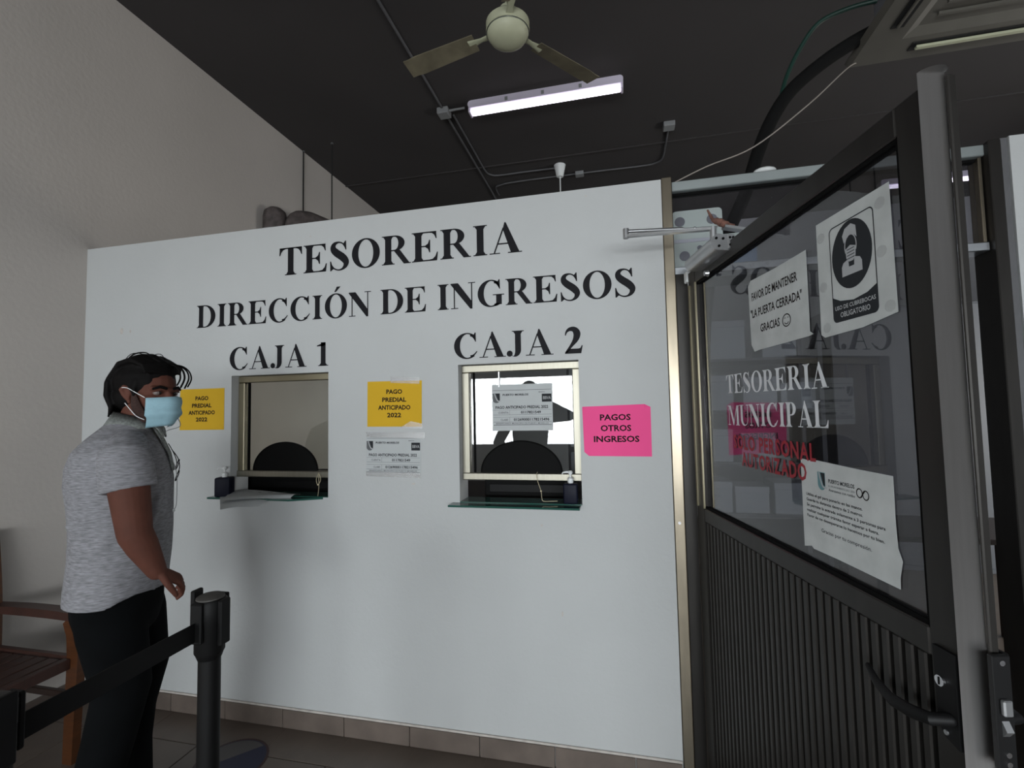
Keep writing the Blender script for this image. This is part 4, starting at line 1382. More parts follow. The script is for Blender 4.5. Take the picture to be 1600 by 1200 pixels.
ring(0, -S, S, 0, .015, -S + .015, S - .015, -.015, .03, 0)
ring(.015, -S + .015, S - .015, -.015, .16, -S + .16, S - .16, -.16, 0, 0)
ring(.16, -S + .16, S - .16, -.16, .20, -S + .20, S - .20, -.20, 0, .02)
p.add([(.20, -S + .2, .02), (S - .2, -S + .2, .02), (S - .2, -.2, .02), (.2, -.2, .02)], [(0, 1, 2, 3)])
ring(0, -S, S, 0, .06, -S + .06, S - .06, -.06, .03, .045)
p.build('panel', 'ac_plastic', e)
MB().box(.09, -S + .09, .046, S - .09, -.09, .30, bev=.01).build('casing', 'cabinet_grey', e)
for (x0, y0, x1, y1) in ((.075, -S + .22, .125, -.24), (.22, -.125, S - .22, -.075)):
    s_ = MB().box(x0, y0, -.004, x1, y1, -.0005).build('air_slot', 'ac_dark', e)
    if x1 - x0 < .2:
        MB().box(x0 + .018, y0 + .02, -.014, x0 + .030, y1 - .01, -.0045, bev=.002, seg=1).build('louvre', 'ac_plastic', s_)
    else:
        MB().box(x0 + .02, y0 + .014, -.016, x1 - .02, y0 + .034, -.0045, bev=.002, seg=1).build('louvre', 'fan_enamel', s_)
gr = MB()
for k in range(10):
    yy = -.26 - k * .064
    gr.box(.24, yy - .006, .008, S - .24, yy + .006, .0195)
gr.build('intake_grille', 'ac_plastic', e)
for (x, y) in ((.1, -.1), (.1, -S + .1), (S - .1, -.1), (S - .1, -S + .1)):
    MB().tube([(x, y, .29), (x, y, ZC - 3.10)], .005, n=8).build('hanger_rod', 'steel', e)
# insulated pipe, green tube, thin cable
e = empty('insulated_hose', (1.10, .30, 3.15), label='thick black insulated hose sagging from the air conditioner', cat='hose')
MB().tube(spline([(.10, -.02, .03), (-.02, .0, -.01), (-.14, .02, -.07), (-.27, .03, -.17), (-.36, .03, -.30), (-.43, .02, -.46), (-.49, .02, -.64), (-.56, .09, -.80), (-.64, .15, -1.0), (-.68, .18, -1.4), (-.68, .20, -2.0)], 6), .030, n=14).build('hose', 'foam_hose', e, True)
e = empty('drain_tube', (1.15, .35, 3.30), label='thin dark green tube looping above the black hose', cat='tube')
MB().tube(spline([(.06, -.05, .02), (-.06, -.02, .03), (-.18, .0, .0), (-.26, .02, -.10), (-.32, .02, -.22), (-.36, .0, -.34)], 6), [.010] * 31, n=10).build('tube', 'green_tube', e, True)
e = empty('cable', (.30, .05, 2.48), label='thin pale cable stretched from the air conditioner to the door post', cat='cable')
MB().tube(spline([(-.04, 0, -.004), (.10, .02, .06), (.30, .06, .14), (.55, .14, .34), (.80, .32, .60), (.88, .36, .625)], 6), .0028, n=6).build('wire', 'cable_grey', e, True)
e = empty('pipe_stub', (.60, .26, 2.50), label='small white oval cap on the rail where the black hose passes', cat='pipe cap')
MB().ell((0, 0, 0), (.045, .035, .014), nu=16, nv=8).build('cap', 'white_plastic', e, True)
e.location = (.62, .06, 2.481)

# dusty ducts above the partition at the left, with their hanger wires
e = empty('duct_pipe', (-2.72, 1.55, 3.12), label='dusty brown pipe elbows above the left end of the partition', cat='pipe')
MB().lathe([(.075, -.35), (.095, -.33), (.095, .02), (.085, .07), (.05, .10), (.01, .105)], c=(-.13, -.17, .06), n=24).build('drum', 'duct_metal', e, True)
MB().tube(spline([(.02, -.12, -.3), (.02, -.10, .02), (.04, .0, .10), (.10, .14, .10), (.24, .42, .06), (.42, .8, -.04)], 6), [.085] * 25 + [.08] * 6, n=18).build('elbow_pipe', 'duct_metal', e, True)
MB().lathe([(.096, -.14), (.100, -.135), (.100, -.10), (.096, -.095)], c=(-.13, -.17, .06), n=24).build('clamp_band', 'steel', e, True)
for (x, y, lab) in ((-2.945, 1.88, 'thin dark hanger wire down the side wall, nearer one'), (-2.60, 1.83, 'thin dark hanger wire holding the brown pipe, farther one')):
    e = empty('hanger_wire', (x, y, 3.1), label=lab, cat='wire')
    MB().tube([(0, 0, -.02), (0, 0, ZC - 3.1)], .006, n=8).build('wire', 'ac_dark', e)
    MB().cyl((0, 0, ZC - 3.1 - .01), (0, 0, ZC - 3.1 - .0005), .012, n=10).build('anchor', 'steel', e)

# ================================================================== CHAIR
e = empty('wooden_armchair', (-2.40, -.392, 0), label='brown wooden armchair against the side wall behind the man', cat='chair')


def plank(P, w, t, ax):
    """flat board along a path (x,z) with widths; extruded in y"""
    A, B = [], []
    Q = spline(P, 6)
    for i, q in enumerate(Q):
        a_, b_ = Q[max(i - 1, 0)], Q[min(i + 1, len(Q) - 1)]
        dd = Vector((b_[0] - a_[0], b_[1] - a_[1])).normalized()
        A.append((q[0] - dd.y * q[2] / 2, q[1] + dd.x * q[2] / 2))
        B.append((q[0] + dd.y * q[2] / 2, q[1] - dd.x * q[2] / 2))
    return MB().prism(A + B[::-1], -t / 2, t / 2)


for k, yy in enumerate((0, -.56)):
    o = plank([(.0, .0, .052), (.005, .2, .056), (.012, .42, .062), (.008, .54, .066), (-.010, .585, .062), (-.030, .610, .045)], 0, .034, None).build('front_leg', 'wood_orange', e, True)
    o.location = (0, yy, 0)
    o = plank([(-.52, .628, .032), (-.30, .634, .036), (-.12, .634, .036), (.005, .630, .034)], 0, .055, None).build('armrest', 'wood_red', e, True)
    o.location = (0, yy, 0)
    o = plank([(-.50, .0, .045), (-.49, .40, .05), (-.50, .70, .05), (-.53, .98, .04)], 0, .034, None).build('rear_leg', 'wood_orange', e, True)
    o.location = (0, yy, 0)
    MB().box(-.48, yy - .013, .415, -.015, yy + .013, .455, bev=.003, seg=1).build('side_rail', 'wood_red', e)
    MB().box(-.48, yy - .010, .27, -.015, yy + .010, .30, bev=.003, seg=1).build('stretcher', 'wood_dark', e)
MB().box(-.028, -.543, .405, .006, -.017, .450, bev=.003, seg=1).build('front_rail', 'wood_red', e)
MB().box(-.030, -.543, .275, .0, -.017, .305, bev=.003, seg=1).build('front_stretcher', 'wood_orange', e)
MB().box(-.49, -.543, .405, -.465, -.017, .450, bev=.003, seg=1).build('rear_rail', 'wood_red', e)
for k in range(6):
    x0 = -.455 + k * .070
    MB().box(x0, -.535, .432, x0 + .060, -.025, .446, bev=.003, seg=1).build('seat_slat', 'wood_red', e)
MB().box(-.535, -.543, .90, -.512, -.017, .97, bev=.003, seg=1).build('top_rail', 'wood_orange', e)
for k in range(6):
    y0_ = -.49 + k * .082
    MB().box(-.512, y0_, .45, -.498, y0_ + .035, .905, bev=.002, seg=1).build('back_slat', 'wood_orange', e)

# ================================================================== STANCHIONS
def stanchion(loc, rz, label):
    e = empty('stanchion', loc, rz, label=label, cat='stanchion', group='belt stanchions')
    MB().lathe([(.165, 0), (.17, .004), (.168, .018), (.12, .030), (.06, .040), (.034, .048)], n=40).build('base', 'black_plastic', e, True)
    MB().cyl((0, 0, .045), (0, 0, .885), .0265, n=28).build('pole', 'black_plastic', e, True)
    MB().lathe([(.0285, .862), (.033, .875), (.036, .880), (.036, .955), (.040, .970), (.040, 1.010), (.036, 1.016)], n=32).build('head', 'black_plastic', e, True)
    MB().lathe([(.034, 1.0165), (.034, 1.020), (.028, 1.024), (.012, 1.025)], n=28).build('top_cap', 'cap_grey', e, True)
    for k in range(4):
        a = math.pi / 2 * k
        o = MB().box(.037, -.017, .915 if k != 1 else .90, .049, .017, 1.016 if k != 3 else 1.036, bev=.003, seg=1).build('belt_slot', 'black_plastic', e)
        o.rotation_euler = (0, 0, a)
    for k in range(2):
        MB().box(-.014 + k * .018, -.038, .872, -.004 + k * .018, -.0335, .955, bev=.001, seg=1).build('belt_catch', 'black_plastic', e)
    return e


P1 = Vector((-1.087, -.983, 0))
P2 = Vector((-1.075, -1.452, 0))
dv = (P2 - P1)
az = math.atan2(dv.y, dv.x)
stanchion(tuple(P1), az, 'black belt stanchion in the foreground right of the man')
s2 = stanchion(tuple(P2), az + math.pi, 'nearest black stanchion cut off in the lower left corner')
L = dv.length
bt = MB().box(.048, -.0012, .922, L - .049, .0012, .970)
bt.build('belt', 'black_plastic', s2)

# floor sticker
e = empty('floor_sticker', (-1.70, -.255, .0009), label='round navy floor sticker between the stanchion and the skirting', cat='sticker')
MB().lathe([(.150, 0), (.150, .0006)], n=48).build('rim', 'sticker_rim', e)
MB().lathe([(.140, .0007), (.140, .0012)], n=48).build('disc', 'sticker_navy', e)
m_ = MB()
pts = arc(0, 0, .135, .135, 60, 215, 24)
m_.add([(q[0], q[1], .0015) for q in pts], [tuple(range(len(pts)))])
m_.build('pale_patch', 'sticker_pale', e)


# ================================================================== PEOPLE
def remesh(mb, name, m, parent, vox, smooth=4, decimate=None):
    me = mb.mesh(name + '_src', m)
    o = bpy.data.objects.new(name, me)
    COL.objects.link(o)
    r = o.modifiers.new('r', 'REMESH')
    r.mode = 'VOXEL'
    r.voxel_size = vox
    s = o.modifiers.new('s', 'SMOOTH')
    s.iterations = smooth
    s.factor = .5
    if decimate:
        d_ = o.modifiers.new('d', 'DECIMATE')
        d_.ratio = decimate
    dg = bpy.context.evaluated_depsgraph_get()
    dg.update()
    me2 = bpy.data.meshes.new_from_object(o.evaluated_get(dg))
    o.modifiers.clear()
    o.data = me2
    bpy.data.meshes.remove(me)
    me2.name = name
    me2.materials.clear()
    me2.materials.append(MATS[m])
    for p_ in me2.polygons:
        p_.use_smooth = True
    o.parent = parent
    return o


def hand(mb, wrist, d_, palm_n, thumb_side, size=1.0, curl=35):
    """wrist point, direction of the palm, palm normal (curl direction), side of the thumb"""
    w_ = Vector(wrist)
    d_ = Vector(d_).normalized()
    n_ = (Vector(palm_n) - d_ * Vector(palm_n).dot(d_)).normalized()
    s_ = d_.cross(n_).normalized() * thumb_side
    S_ = size
    mb.loft([w_ - d_ * .02, w_ + d_ * .015 * S_, w_ + d_ * .05 * S_, w_ + d_ * .088 * S_], [(.027 * S_, .019 * S_), (.030 * S_, .019 * S_), (.041 * S_, .016 * S_), (.040 * S_, .013 * S_)], ax=s_, n=16)
    for k, (off, ln_) in enumerate(((.030, .070), (.010, .078), (-.010, .073), (-.029, .058))):
        base_ = w_ + d_ * (.086 * S_) + s_ * (off * S_)
        pts_ = [base_ - d_ * .02, base_]
        ang = 0
        seg = (.45, .32, .25)
        p_ = base_
        for q in range(3):
            ang += math.radians(curl * (.8 if q == 0 else 1.0))
            v_ = d_ * math.cos(ang) + n_ * math.sin(ang)
            p_ = p_ + v_ * (ln_ * seg[q] * S_)
            pts_.append(p_)
        r_ = .0092 * S_
        mb.loft(pts_, [r_ * 1.05, r_ * 1.05, r_, r_ * .92, r_ * .8], ax=s_, n=12)
    tb_ = w_ + d_ * (.022 * S_) + s_ * (.026 * S_)
    t1 = tb_ + (d_ * .7 + s_ * .6 + n_ * .25).normalized() * (.040 * S_)
    t2 = t1 + (d_ * .9 + s_ * .25 + n_ * .35).normalized() * (.030 * S_)
    t3 = t2 + (d_ * .9 + n_ * .5).normalized() * (.022 * S_)
    mb.loft([tb_, t1, t2, t3], [.014 * S_, .0125 * S_, .011 * S_, .0085 * S_], ax=n_, n=12)


def head_shape(mb, hf, hr, c, s=1.0):
    """head in its own frame: hf forward, hr to its right, c centre at eye height"""
    up = Vector((0, 0, 1))
    hf, hr, c = Vector(hf), Vector(hr), Vector(c)
    R_ = Matrix((hf, hr, up)).transposed()

    def P(f, r, z):
        return c + (hf * f + hr * r + up * z) * s
    mb.ell(P(-.012, 0, .035), (.103 * s, .079 * s, .093 * s), R_)
    mb.ell(P(.015, 0, -.02), (.078 * s, .066 * s, .085 * s), R_)
    mb.ell(P(.035, 0, -.075), (.052 * s, .048 * s, .038 * s), R_)          # chin/jaw
    mb.ell(P(.005, .035, -.06), (.045 * s, .028 * s, .035 * s), R_)
    mb.ell(P(.005, -.035, -.06), (.045 * s, .028 * s, .035 * s), R_)
    mb.ell(P(.062, .040, -.022), (.026 * s, .024 * s, .022 * s), R_)         # cheeks
    mb.ell(P(.062, -.040, -.022), (.026 * s, .024 * s, .022 * s), R_)
    mb.loft([P(.085, 0, .012), P(.102, 0, -.015), P(.112, 0, -.036)], [.010 * s, .012 * s, .015 * s], ax=hr, n=12)
    mb.ell(P(.098, .012, -.038), (.012 * s, .009 * s, .009 * s), R_)
    mb.ell(P(.098, -.012, -.038), (.012 * s, .009 * s, .009 * s), R_)
    mb.loft([P(.077, -.05, .022), P(.088, -.02, .021), P(.090, 0, .017), P(.088, .02, .021), P(.077, .05, .022)], [.010 * s] * 5, ax=up, n=10)  # brow
    mb.loft([P(.083, -.020, -.066), P(.089, 0, -.064), P(.083, .020, -.066)], [.007 * s] * 3, ax=up, n=10)
    for sd in (1, -1):
        mb.tube([P(-.002, .074 * sd, -.022), P(-.014, .085 * sd, .0), P(-.020, .091 * sd, .020), P(-.010, .089 * sd, .032), P(.004, .080 * sd, .026)], [.007 * s, .008 * s, .008 * s, .007 * s, .005 * s], n=10)
        mb.ell(P(-.008, .078 * sd, .004), (.016 * s, .007 * s, .026 * s), R_)
        mb.ell(P(.0, .076 * sd, -.026), (.008 * s, .006 * s, .009 * s), R_)
    return P, R_


# ---- the masked man
MP = Vector((-1.784, -.677, .165))
MK = .89   # his own scale; his floor is at local z = FZ
FZ = -.165 / .89
MF, MR = Vector((.78, .626, 0)), Vector((.626, -.78, 0))
man = empty('person', tuple(MP), label='man in grey polo shirt, black trousers and blue face mask looking back', cat='person')


man.scale = (MK, MK, MK)


def Q(f, r, z):
    return MF * f + MR * r + Vector((0, 0, z))


hf, hr = Vector((.985, -.02, 0)).normalized(), Vector((-.02, -.985, 0)).normalized()
HC = Q(.085, .02, 1.595)
sk = MB()
HP, HR_ = head_shape(sk, hf, hr, HC, 1.10)
sk.loft([Q(.0, 0, 1.36), Q(.02, .0, 1.45), Q(.055, .01, 1.53)], [(.075, .075), (.062, .062), (.060, .060)], ax=MF)
# arms
SHr, ELr, WRr = Q(.050, .215, 1.375), Q(.100, .262, 1.075), Q(.165, .245, .925)
sk.loft([SHr, Q(.075, .245, 1.24), ELr], [.050, .065, .055], ax=MF)
sk.loft([ELr, ELr.lerp(WRr, .35), WRr], [.055, .051, .033], ax=MF)
hand(sk, WRr, MF * .72 + Vector((0, 0, -.55)) + MR * -.3, Vector((0, 0, -1)) + MF * -.7 + MR * -.1, -1, 1.0, curl=36)
SHl, ELl, WRl = Q(.02, -.215, 1.375), Q(.0, -.265, 1.09), Q(.02, -.235, .87)
sk.loft([SHl, Q(.01, -.245, 1.24), ELl], [.046, .052, .043], ax=MF)
sk.loft([ELl, ELl.lerp(WRl, .35), WRl], [.044, .041, .029], ax=MF)
hand(sk, WRl, MF * .2 + Vector((0, 0, -1)), MR * 1.0, 1, 1.0, curl=25)
# torso and legs under the clothes keep the figure one piece
sk.loft([Q(0, 0, .80), Q(0, 0, 1.0), Q(0, 0, 1.2), Q(-.005, 0, 1.33), Q(0, 0, 1.42)], [(.12, .14), (.13, .15), (.13, .16), (.10, .15), (.06, .09)], ax=MF)
sk.loft([Q(0, .09, .85), Q(.02, .09, .48), Q(-.03, .10, FZ + .06)], [.075, .05, .04], ax=MF)
sk.loft([Q(0, -.09, .85), Q(.05, -.10, .46), Q(.01, -.18, FZ + .06)], [.075, .05, .04], ax=MF)
remesh(sk, 'body', 'skin', man, .0045, 4)

# shirt
sh = MB()
prof = [(.785, -.008, .168, .195), (.85, -.006, .166, .195), (.95, .002, .166, .192), (1.05, .004, .167, .192), (1.15, .0, .170, .198), (1.24, -.002, .172, .205), (1.31, -.006, .165, .210), (1.37, -.008, .145, .205),
        (1.42, -.004, .115, .165), (1.455, .004, .088, .115), (1.485, .014, .070, .080)]
N_ = 40
vs, fs = [], []
for i, (z, cf, a_, b_) in enumerate(prof):
    for j in range(N_):
        t = 2 * math.pi * j / N_
        cf_, sf_ = math.cos(t), math.sin(t)
        zz = z
        if i < 2:   # side slit, longer back
            k_ = 1 if i == 0 else .4
            td = math.degrees(math.acos(max(-1, min(1, cf_))))
            zz += k_ * (.048 * math.exp(-((td - 66) / 9) ** 2) + (.026 if td < 62 else 0) + .004)
        hump = 1 + (.05 if (cf_ < 0 and 1.2 < z < 1.4) else 0)
        vs.append(Q(cf + a_ * cf_ * hump, b_ * sf_, zz))
for i in range(len(prof) - 1):
    for j in range(N_):
        fs.append((i * N_ + j, i * N_ + (j + 1) % N_, (i + 1) * N_ + (j + 1) % N_, (i + 1) * N_ + j))
fs += [tuple(range(N_))[::-1], tuple(range((len(prof) - 1) * N_, len(prof) * N_))]
sh.add(vs, fs)
for (S0, E0, sd) in ((SHr, ELr, 1), (SHl, ELl, -1)):
    dirn = (E0 - S0).normalized()
    sh.loft([S0 - MR * (.085 * sd) + Vector((0, 0, .045)), S0 - MR * (.035 * sd) + Vector((0, 0, .012)), S0 - Vector((0, 0, .01)), S0 + dirn * .07, S0 + dirn * .145], [(.052, .045), (.068, .058), (.080, .070), (.088, .078), (.089, .078)], ax=MF, n=24, dome=False)
# soft folds
for (a_, b_) in (((-.10, .13, 1.0), (.02, .17, .93)), ((-.12, .12, 1.1), (.0, .18, 1.04)), ((.10, .14, 1.05), (.14, .10, 1.2)), ((-.10, .12, .90), (.0, .175, .86)), ((-.13, .09, 1.22), (-.06, .17, 1.12))):
    sh.loft([Q(*a_), Q(*[(p_ + q_) / 2 * 1.0 for p_, q_ in zip(a_, b_)]), Q(*b_)], [.022, .028, .020], ax=MF, n=10)
shirt = remesh(sh, 'shirt', 'shirt_grey', man, .006, 5)
# collar, placket
cb = MB()
A_, B_ = [], []
for i in range(31):
    t = math.radians(35 + 290 * i / 30)
    cf_, sf_ = math.cos(t), math.sin(t)
    rise = .035 * (1 - cf_) / 2
    A_.append(Q(.035 + .072 * cf_, .075 * sf_, 1.495 + rise))
    B_.append(Q(.020 + .088 * cf_, .096 * sf_, 1.452 + rise * .6))
k = len(A_)
inner_ = [Q(.035 + .066 * math.cos(math.radians(35 + 290 * i / 30)), .069 * math.sin(math.radians(35 + 290 * i / 30)), 1.47 + .02 * (1 - math.cos(math.radians(35 + 290 * i / 30))) / 2) for i in range(31)]
cb.add(A_ + B_ + inner_, [(i, i + 1, k + i + 1, k + i) for i in range(k - 1)] + [(i, 2 * k + i, 2 * k + i + 1, i + 1) for i in range(k - 1)])
cb.build('collar', 'collar_grey', man, 'all')
cp = MB()
for sd in (1, -1):
    cp.loft([Q(.095, .045 * sd, 1.492), Q(.125, .035 * sd, 1.455), Q(.135, .025 * sd, 1.42)], [(.006, .020), (.006, .022), (.004, .006)], ax=MF, n=10)
cp.build('collar_point', 'collar_grey', man, True)
pk = MB()
pk.loft([Q(.100, .0, 1.46), Q(.130, .0, 1.41), Q(.155, .0, 1.35), Q(.168, 0, 1.28)], [(.006, .017)] * 4, ax=MF, n=10)
pk.build('placket', 'collar_grey', man, True)

# trousers
tr = MB()
tr.loft([Q(-.005, 0, .74), Q(-.005, 0, .86), Q(0, 0, .95)], [(.148, .175), (.150, .178), (.138, .165)], ax=MF, n=28)
tr.loft([Q(-.025, .088, .86), Q(.0, .09, .68), Q(.035, .09, .46), Q(.0, .095, .28), Q(-.035, .10, .12), Q(-.030, .10, FZ + .05)], [(.115, .09), (.112, .090), (.094, .080), (.086, .074), (.080, .070), (.082, .070)], ax=MF, n=22, dome=False)
tr.loft([Q(-.01, -.088, .86), Q(.03, -.09, .68), Q(.06, -.10, .46), Q(.02, -.13, .28), Q(.01, -.15, .12), Q(.01, -.18, FZ + .05)], [(.112, .09), (.110, .090), (.092, .080), (.084, .074), (.078, .070), (.080, .070)], ax=MF, n=22, dome=False)
remesh(tr, 'trousers', 'trouser_black', man, .008, 4)
for (f0, r0) in ((-.03, .10), (.01, -.18)):
    s_ = MB()
    s_.loft([Q(f0 - .07, r0, FZ + .045), Q(f0, r0, FZ + .055), Q(f0 + .09, r0, FZ + .045), Q(f0 + .17, r0, FZ + .034)], [(.035, .040), (.050, .042), (.036, .046), (.026, .040)], ax=(0, 0, 1), n=18)
    sh_ = remesh(s_, 'shoe', 'shoe_olive', man, .006, 3)
    so = MB().loft([Q(f0 - .08, r0, FZ + .011), Q(f0, r0, FZ + .011), Q(f0 + .10, r0, FZ + .011), Q(f0 + .18, r0, FZ + .011)], [(.010, .042), (.010, .044), (.010, .049), (.010, .042)], ax=(0, 0, 1), n=16)
    so.build('sole', 'shoe_sole', sh_, True)

# hair: swept-back cap built of overlapping locks
hb = MB()
s = 1.10
hb.ell(HP(-.024, 0, .050), (.109 * s, .091 * s, .092 * s), HR_)
hb.ell(HP(-.020, 0, .082), (.096 * s, .080 * s, .078 * s), HR_)
hb.ell(HP(-.060, 0, .000), (.068 * s, .078 * s, .070 * s), HR_)
for sd in (1, -1):
    hb.loft([HP(.022, .076 * sd, .05), HP(.020, .079 * sd, .02), HP(.022, .077 * sd, -.005)], [(.016 * s, .007 * s), (.012 * s, .006 * s), (.007 * s, .004 * s)], ax=hf, n=8)
rr = random.Random(3)
for i in range(15):      # locks from the brow line over the crown
    r0 = -.066 + .132 * i / 14
    k_ = 1 - (r0 / .088) ** 2
    jj = rr.uniform(-.003, .003)
    hb.loft([HP(.052 + .026 * k_, r0 * 1.05, .074 + .010 * k_), HP(.046 + .024 * k_, r0 * 1.1, .096 + .022 * k_ + jj), HP(.010, r0 * 1.15, .112 + .034 * k_ + jj), HP(-.05, r0 * 1.15, .100 + .034 * k_ + jj), HP(-.105, r0 * 1.1, .050 + .02 * k_)],
            [.004 * s, .009 * s, .012 * s, .012 * s, .011 * s], ax=hr, n=8)
for i in range(11):      # nape and back locks
    r0 = -.070 + .140 * i / 10
    k_ = math.sqrt(max(0, 1 - (r0 / .095) ** 2))
    hb.loft([HP(-.075 - .040 * k_, r0 * 1.1, .05), HP(-.075 - .046 * k_, r0 * 1.08, .0), HP(-.062 - .045 * k_, r0, -.045), HP(-.075 - .045 * k_, r0, -.070 + rr.uniform(-.01, .01))], [.012 * s, .013 * s, .010 * s, .004 * s], ax=hr, n=8)
hair = remesh(hb, 'hair', 'hair_black', man, .0045, 5)
ft = MB()                 # loose fringe curling out at the front
for (r0, a_, b_, w_) in ((-.035, .045, .0, .0042), (-.045, .055, -.004, .0035), (-.025, .035, .006, .0035), (-.055, .050, .002, .0030), (-.030, .060, -.008, .0026)):
    ft.tube(spline([tuple(HP(.060, r0 * .6, .118)), tuple(HP(.088, r0, .112)), tuple(HP(.088 + a_ * .45, r0 * 1.2, .092)), tuple(HP(.088 + a_ * .50, r0 * 1.35, .062)), tuple(HP(.080 + a_ * .25, r0 * 1.4, .030 + b_))], 6), w_, n=6)
for q in range(7):
    a_ = rr.uniform(-.04, .05)
    ft.tube(spline([tuple(HP(-.09, a_, .105)), tuple(HP(-.04, a_, .150 + rr.uniform(-.004, .006))), tuple(HP(.02, a_ * .8, .152 + rr.uniform(-.003, .008))), tuple(HP(.055, a_ * .7, .125))], 5), .0016, n=5)
ft.build('fringe', 'hair_black', hair, True)
# brows, eyes, beard
for sd in (1, -1):
    MB().loft([HP(.083, .054 * sd, .020), HP(.094, .036 * sd, .028), HP(.098, .014 * sd, .022)], [(.004, .0045), (.004, .0065), (.004, .006)], ax=hf, n=8).build('eyebrow', 'hair_black', man, True)
    ey = MB().ell(HP(.0765, .034 * sd, .006), (.0125 * s, .0125 * s, .0095 * s), HR_).build('eye', 'eye_white', man, 'all')
    MB().ell(HP(.0865, .030 * sd + .0, .006), (.004 * s, .0062 * s, .0062 * s), HR_, 12, 8).build('iris', 'eye_dark', ey, 'all')
    MB().loft([HP(.080, .050 * sd, .011), HP(.0895, .034 * sd, .0155), HP(.086, .018 * sd, .011)], [(.004, .0035)] * 3, ax=hf, n=8).build('eyelid', 'skin', ey, True)
for sd in (1, -1):
    bd_ = MB()
    bd_.loft([HP(.018, .073 * sd, .0), HP(.022, .070 * sd, -.035), HP(.030, .058 * sd, -.070), HP(.040, .046 * sd, -.092)], [(.011, .006), (.024, .010), (.028, .014), (.018, .012)], ax=hf, n=14)
    bd_.build('sideburn', 'beard', man, True)
# face mask
fm = MB()
nu_, nv_ = 20, 12
vs = []
for off in (0.0, .0022):
    for j in range(nv_ + 1):
        v = j / nv_
        z = -.020 - v * .096
        for i in range(nu_ + 1):
            u = -1 + 2 * i / nu_
            wid = .062 - .020 * max(0, v - .6) / .4 * 1.0
            bulge = .127 - .010 * v + .010 * math.sin(math.pi * v) - (.020 * max(0, v - .7) / .3)
            f_ = bulge - off - (.060 + .008 * math.sin(math.pi * v)) * abs(u) ** 2.1
            pleat = .0042 * math.sin(v * 15) * (1 - abs(u) ** 4)
            zz = z + (.012 * (1 - abs(u) ** 1.5) if j == 0 else 0) + .012 * u * u * (v - .5) * -1.2
            vs.append(HP(f_ + pleat, u * wid * (1.08 if v < .6 else 1.0), zz))
fs = []
nn = (nu_ + 1) * (nv_ + 1)
for L_ in (0, nn):
    for j in range(nv_):
        for i in range(nu_):
            a0 = L_ + j * (nu_ + 1) + i
            fs.append((a0, a0 + 1, a0 + nu_ + 2, a0 + nu_ + 1) if L_ == 0 else (a0 + nu_ + 1, a0 + nu_ + 2, a0 + 1, a0))
for j in range(nv_):
    for i in (0, nu_):
        a0 = j * (nu_ + 1) + i
        fs.append((a0, a0 + nu_ + 1, nn + a0 + nu_ + 1, nn + a0))
for i in range(nu_):
    for j in (0, nv_):
        a0 = j * (nu_ + 1) + i
        fs.append((a0, a0 + 1, nn + a0 + 1, nn + a0))
fm.add(vs, fs)
msk = fm.build('face_mask', 'mask_blue', man, 'all')
for sd in (1, -1):
    MB().tube(spline([tuple(HP(.062, .067 * sd, -.012)), tuple(HP(.035, .078 * sd, .006)), tuple(HP(.006, .088 * sd, .024)), tuple(HP(-.012, .094 * sd, .026))], 5), .0016, n=6).build('ear_loop', 'mask_white', msk)
    MB().tube(spline([tuple(HP(.058, .064 * sd, -.092)), tuple(HP(.035, .076 * sd, -.078)), tuple(HP(.012, .082 * sd, -.052)), tuple(HP(-.004, .088 * sd, -.030))], 5), .0016, n=6).build('ear_loop', 'mask_white', msk)

# glasses hanging from the placket
gx = Q(.172, .01, 1.305) * MK + MP
e = empty('eyeglasses', tuple(gx), math.atan2(MF.y, MF.x), label='black framed eyeglasses hanging from the grey polo placket', cat='eyeglasses')
e.scale = (MK, MK, MK)
g = MB()
for sd in (1, -1):
    g.tube([(.012 + .006 * math.sin(t), .006 + sd * .0 + (.019 * math.cos(t)), -.03 + sd * .024 + .021 * math.sin(t)) for t in [k * math.pi / 10 for k in range(21)]], .0019, n=6, caps=False)
g.build('rims', 'rubber', e, True)
g = MB()
g.tube(spline([(.008, .020, -.005), (.004, .018, .02), (-.008, .012, .055), (-.022, .006, .085)], 4), .0018, n=6)
g.tube(spline([(.012, -.012, -.05), (.022, -.010, -.02), (.016, -.006, .02), (-.008, -.004, .06)], 4), .0018, n=6)
g.build('temple', 'rubber', e, True)
# earphone cord
e = empty('earphones', tuple(MP), label='thin white earphone cord dangling in front of the grey polo shirt', cat='earphones')
e.scale = (MK, MK, MK)
g = MB()
g.tube(spline([tuple(HP(.075, -.05, -.085)), tuple(HP(.085, -.055, -.12)), tuple(Q(.135, -.02, 1.44)), tuple(Q(.125, .0, 1.40)), tuple(Q(.160, .02, 1.34)), tuple(Q(.185, .03, 1.27)), tuple(Q(.188, .03, 1.19)), tuple(Q(.186, .03, 1.13)), tuple(Q(.180, .04, 1.115))], 6), .0014, n=6)
g.build('cord', 'pvc_grey', e, True)
MB().ell(Q(.180, .04, 1.112), (.005, .005, .007), nu=10, nv=8).build('earbud', 'mask_white', e, True)


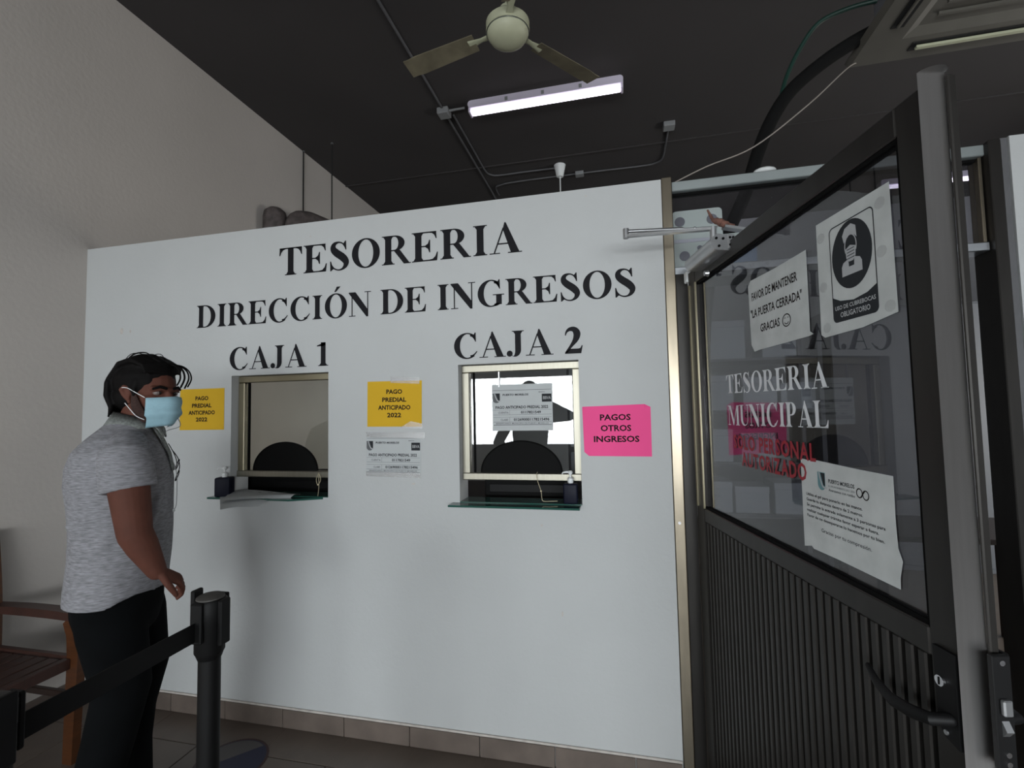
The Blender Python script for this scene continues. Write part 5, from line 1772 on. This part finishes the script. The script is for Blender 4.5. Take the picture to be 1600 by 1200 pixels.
# ---- simpler figures: a cashier behind window 1, a visitor mirrored in window 2
def figure(loc, face_deg, label, shirt_m, arms, height=1.75):
    e = empty('person', loc, math.radians(face_deg), label=label, cat='person')
    k = height / 1.75
    F_, R__ = Vector((1, 0, 0)), Vector((0, -1, 0))

    def q(f, r, z):
        return Vector((f, -r, z)) * k
    b = MB()
    hp, hr_m = head_shape(b, F_, R__, q(.03, 0, 1.62), 1.0 * k)
    b.loft([q(-.01, 0, 1.38), q(0, 0, 1.46), q(.02, 0, 1.55)], [.065, .055, .055], ax=F_)
    b.loft([q(0, 0, .86), q(0, 0, 1.05), q(0, 0, 1.25), q(-.01, 0, 1.38), q(-.01, 0, 1.44)], [(.10, .14), (.10, .14), (.11, .16), (.09, .16), (.05, .09)], ax=F_)
    for sd in (1, -1):
        b.loft([q(0, .09 * sd, .88), q(.01, .09 * sd, .48), q(0, .10 * sd, .08)], [.07, .05, .04], ax=F_)
    up_ = MB()
    up_.loft([q(0, 0, .88), q(0, 0, 1.05), q(0, 0, 1.22), q(-.01, 0, 1.36), q(-.01, 0, 1.43), q(0, 0, 1.475)], [(.125, .170), (.122, .165), (.130, .185), (.110, .195), (.08, .13), (.062, .07)], ax=F_, n=28)
    for sd, (el, wr, hd) in zip((1, -1), arms):
        s_ = q(-.005, .195 * sd, 1.395)
        el, wr = q(*el), q(*wr)
        b.loft([s_, s_.lerp(el, .5), el], [.050, .045, .038], ax=F_)
        b.loft([el, el.lerp(wr, .4), wr], [.040, .036, .026], ax=F_)
        hand(b, wr, (wr - el), Vector(hd), sd, .95, curl=30)
        up_.loft([s_ - Vector((0, 0, .01)) + Vector((0, .05 * sd, 0)), s_, s_.lerp(el, .5), el], [.055, .068, .060, .052], ax=F_, n=20)
        up_.loft([el, el.lerp(wr, .5), el.lerp(wr, .85)], [.052, .044, .036], ax=F_, n=20)
    remesh(b, 'body', 'skin', e, .007, 3)
    remesh(up_, 'shirt', shirt_m, e, .009, 4)
    t = MB()
    t.loft([q(0, 0, .82), q(0, 0, .96)], [(.125, .165), (.120, .160)], ax=F_, n=24)
    for sd in (1, -1):
        t.loft([q(0, .085 * sd, .86), q(.01, .09 * sd, .5), q(0, .095 * sd, .06)], [(.095, .085), (.075, .072), (.068, .065)], ax=F_, n=20, dome=False)
    remesh(t, 'trousers', 'trouser_black', e, .010, 3)
    h_ = MB()
    h_.ell(hp(-.022, 0, .048), (.106 * k, .086 * k, .090 * k), hr_m)
    h_.ell(hp(-.055, 0, .005), (.060 * k, .075 * k, .065 * k), hr_m)
    remesh(h_, 'hair', 'hair_black', e, .006, 2)
    for sd in (1, -1):
        ey = MB().ell(hp(.078, .032 * sd, .0), (.0125, .0125, .010), hr_m, 12, 8).build('eye', 'eye_white', e, 'all')
        MB().ell(hp(.088, .031 * sd, .0), (.004, .006, .006), hr_m, 10, 6).build('iris', 'eye_dark', ey, 'all')
        s_ = MB().loft([q(-.05, .098 * sd, .045), q(.05, .098 * sd, .045), q(.15, .098 * sd, .035)], [(.034, .038), (.038, .042), (.024, .036)], ax=(0, 0, 1), n=14)
        s_.build('shoe', 'rubber', e, True)
    return e


figure((-.91, -2.60, 0), 90, 'visitor in dark clothes mirrored in the CAJA 2 glass', 'shirt_dark',
       (((.06, .40, 1.40), (.16, .14, 1.56), (0, 1, 0)), ((-.04, -.34, 1.14), (.08, -.19, 1.04), (1, 0, 0))), 1.80)
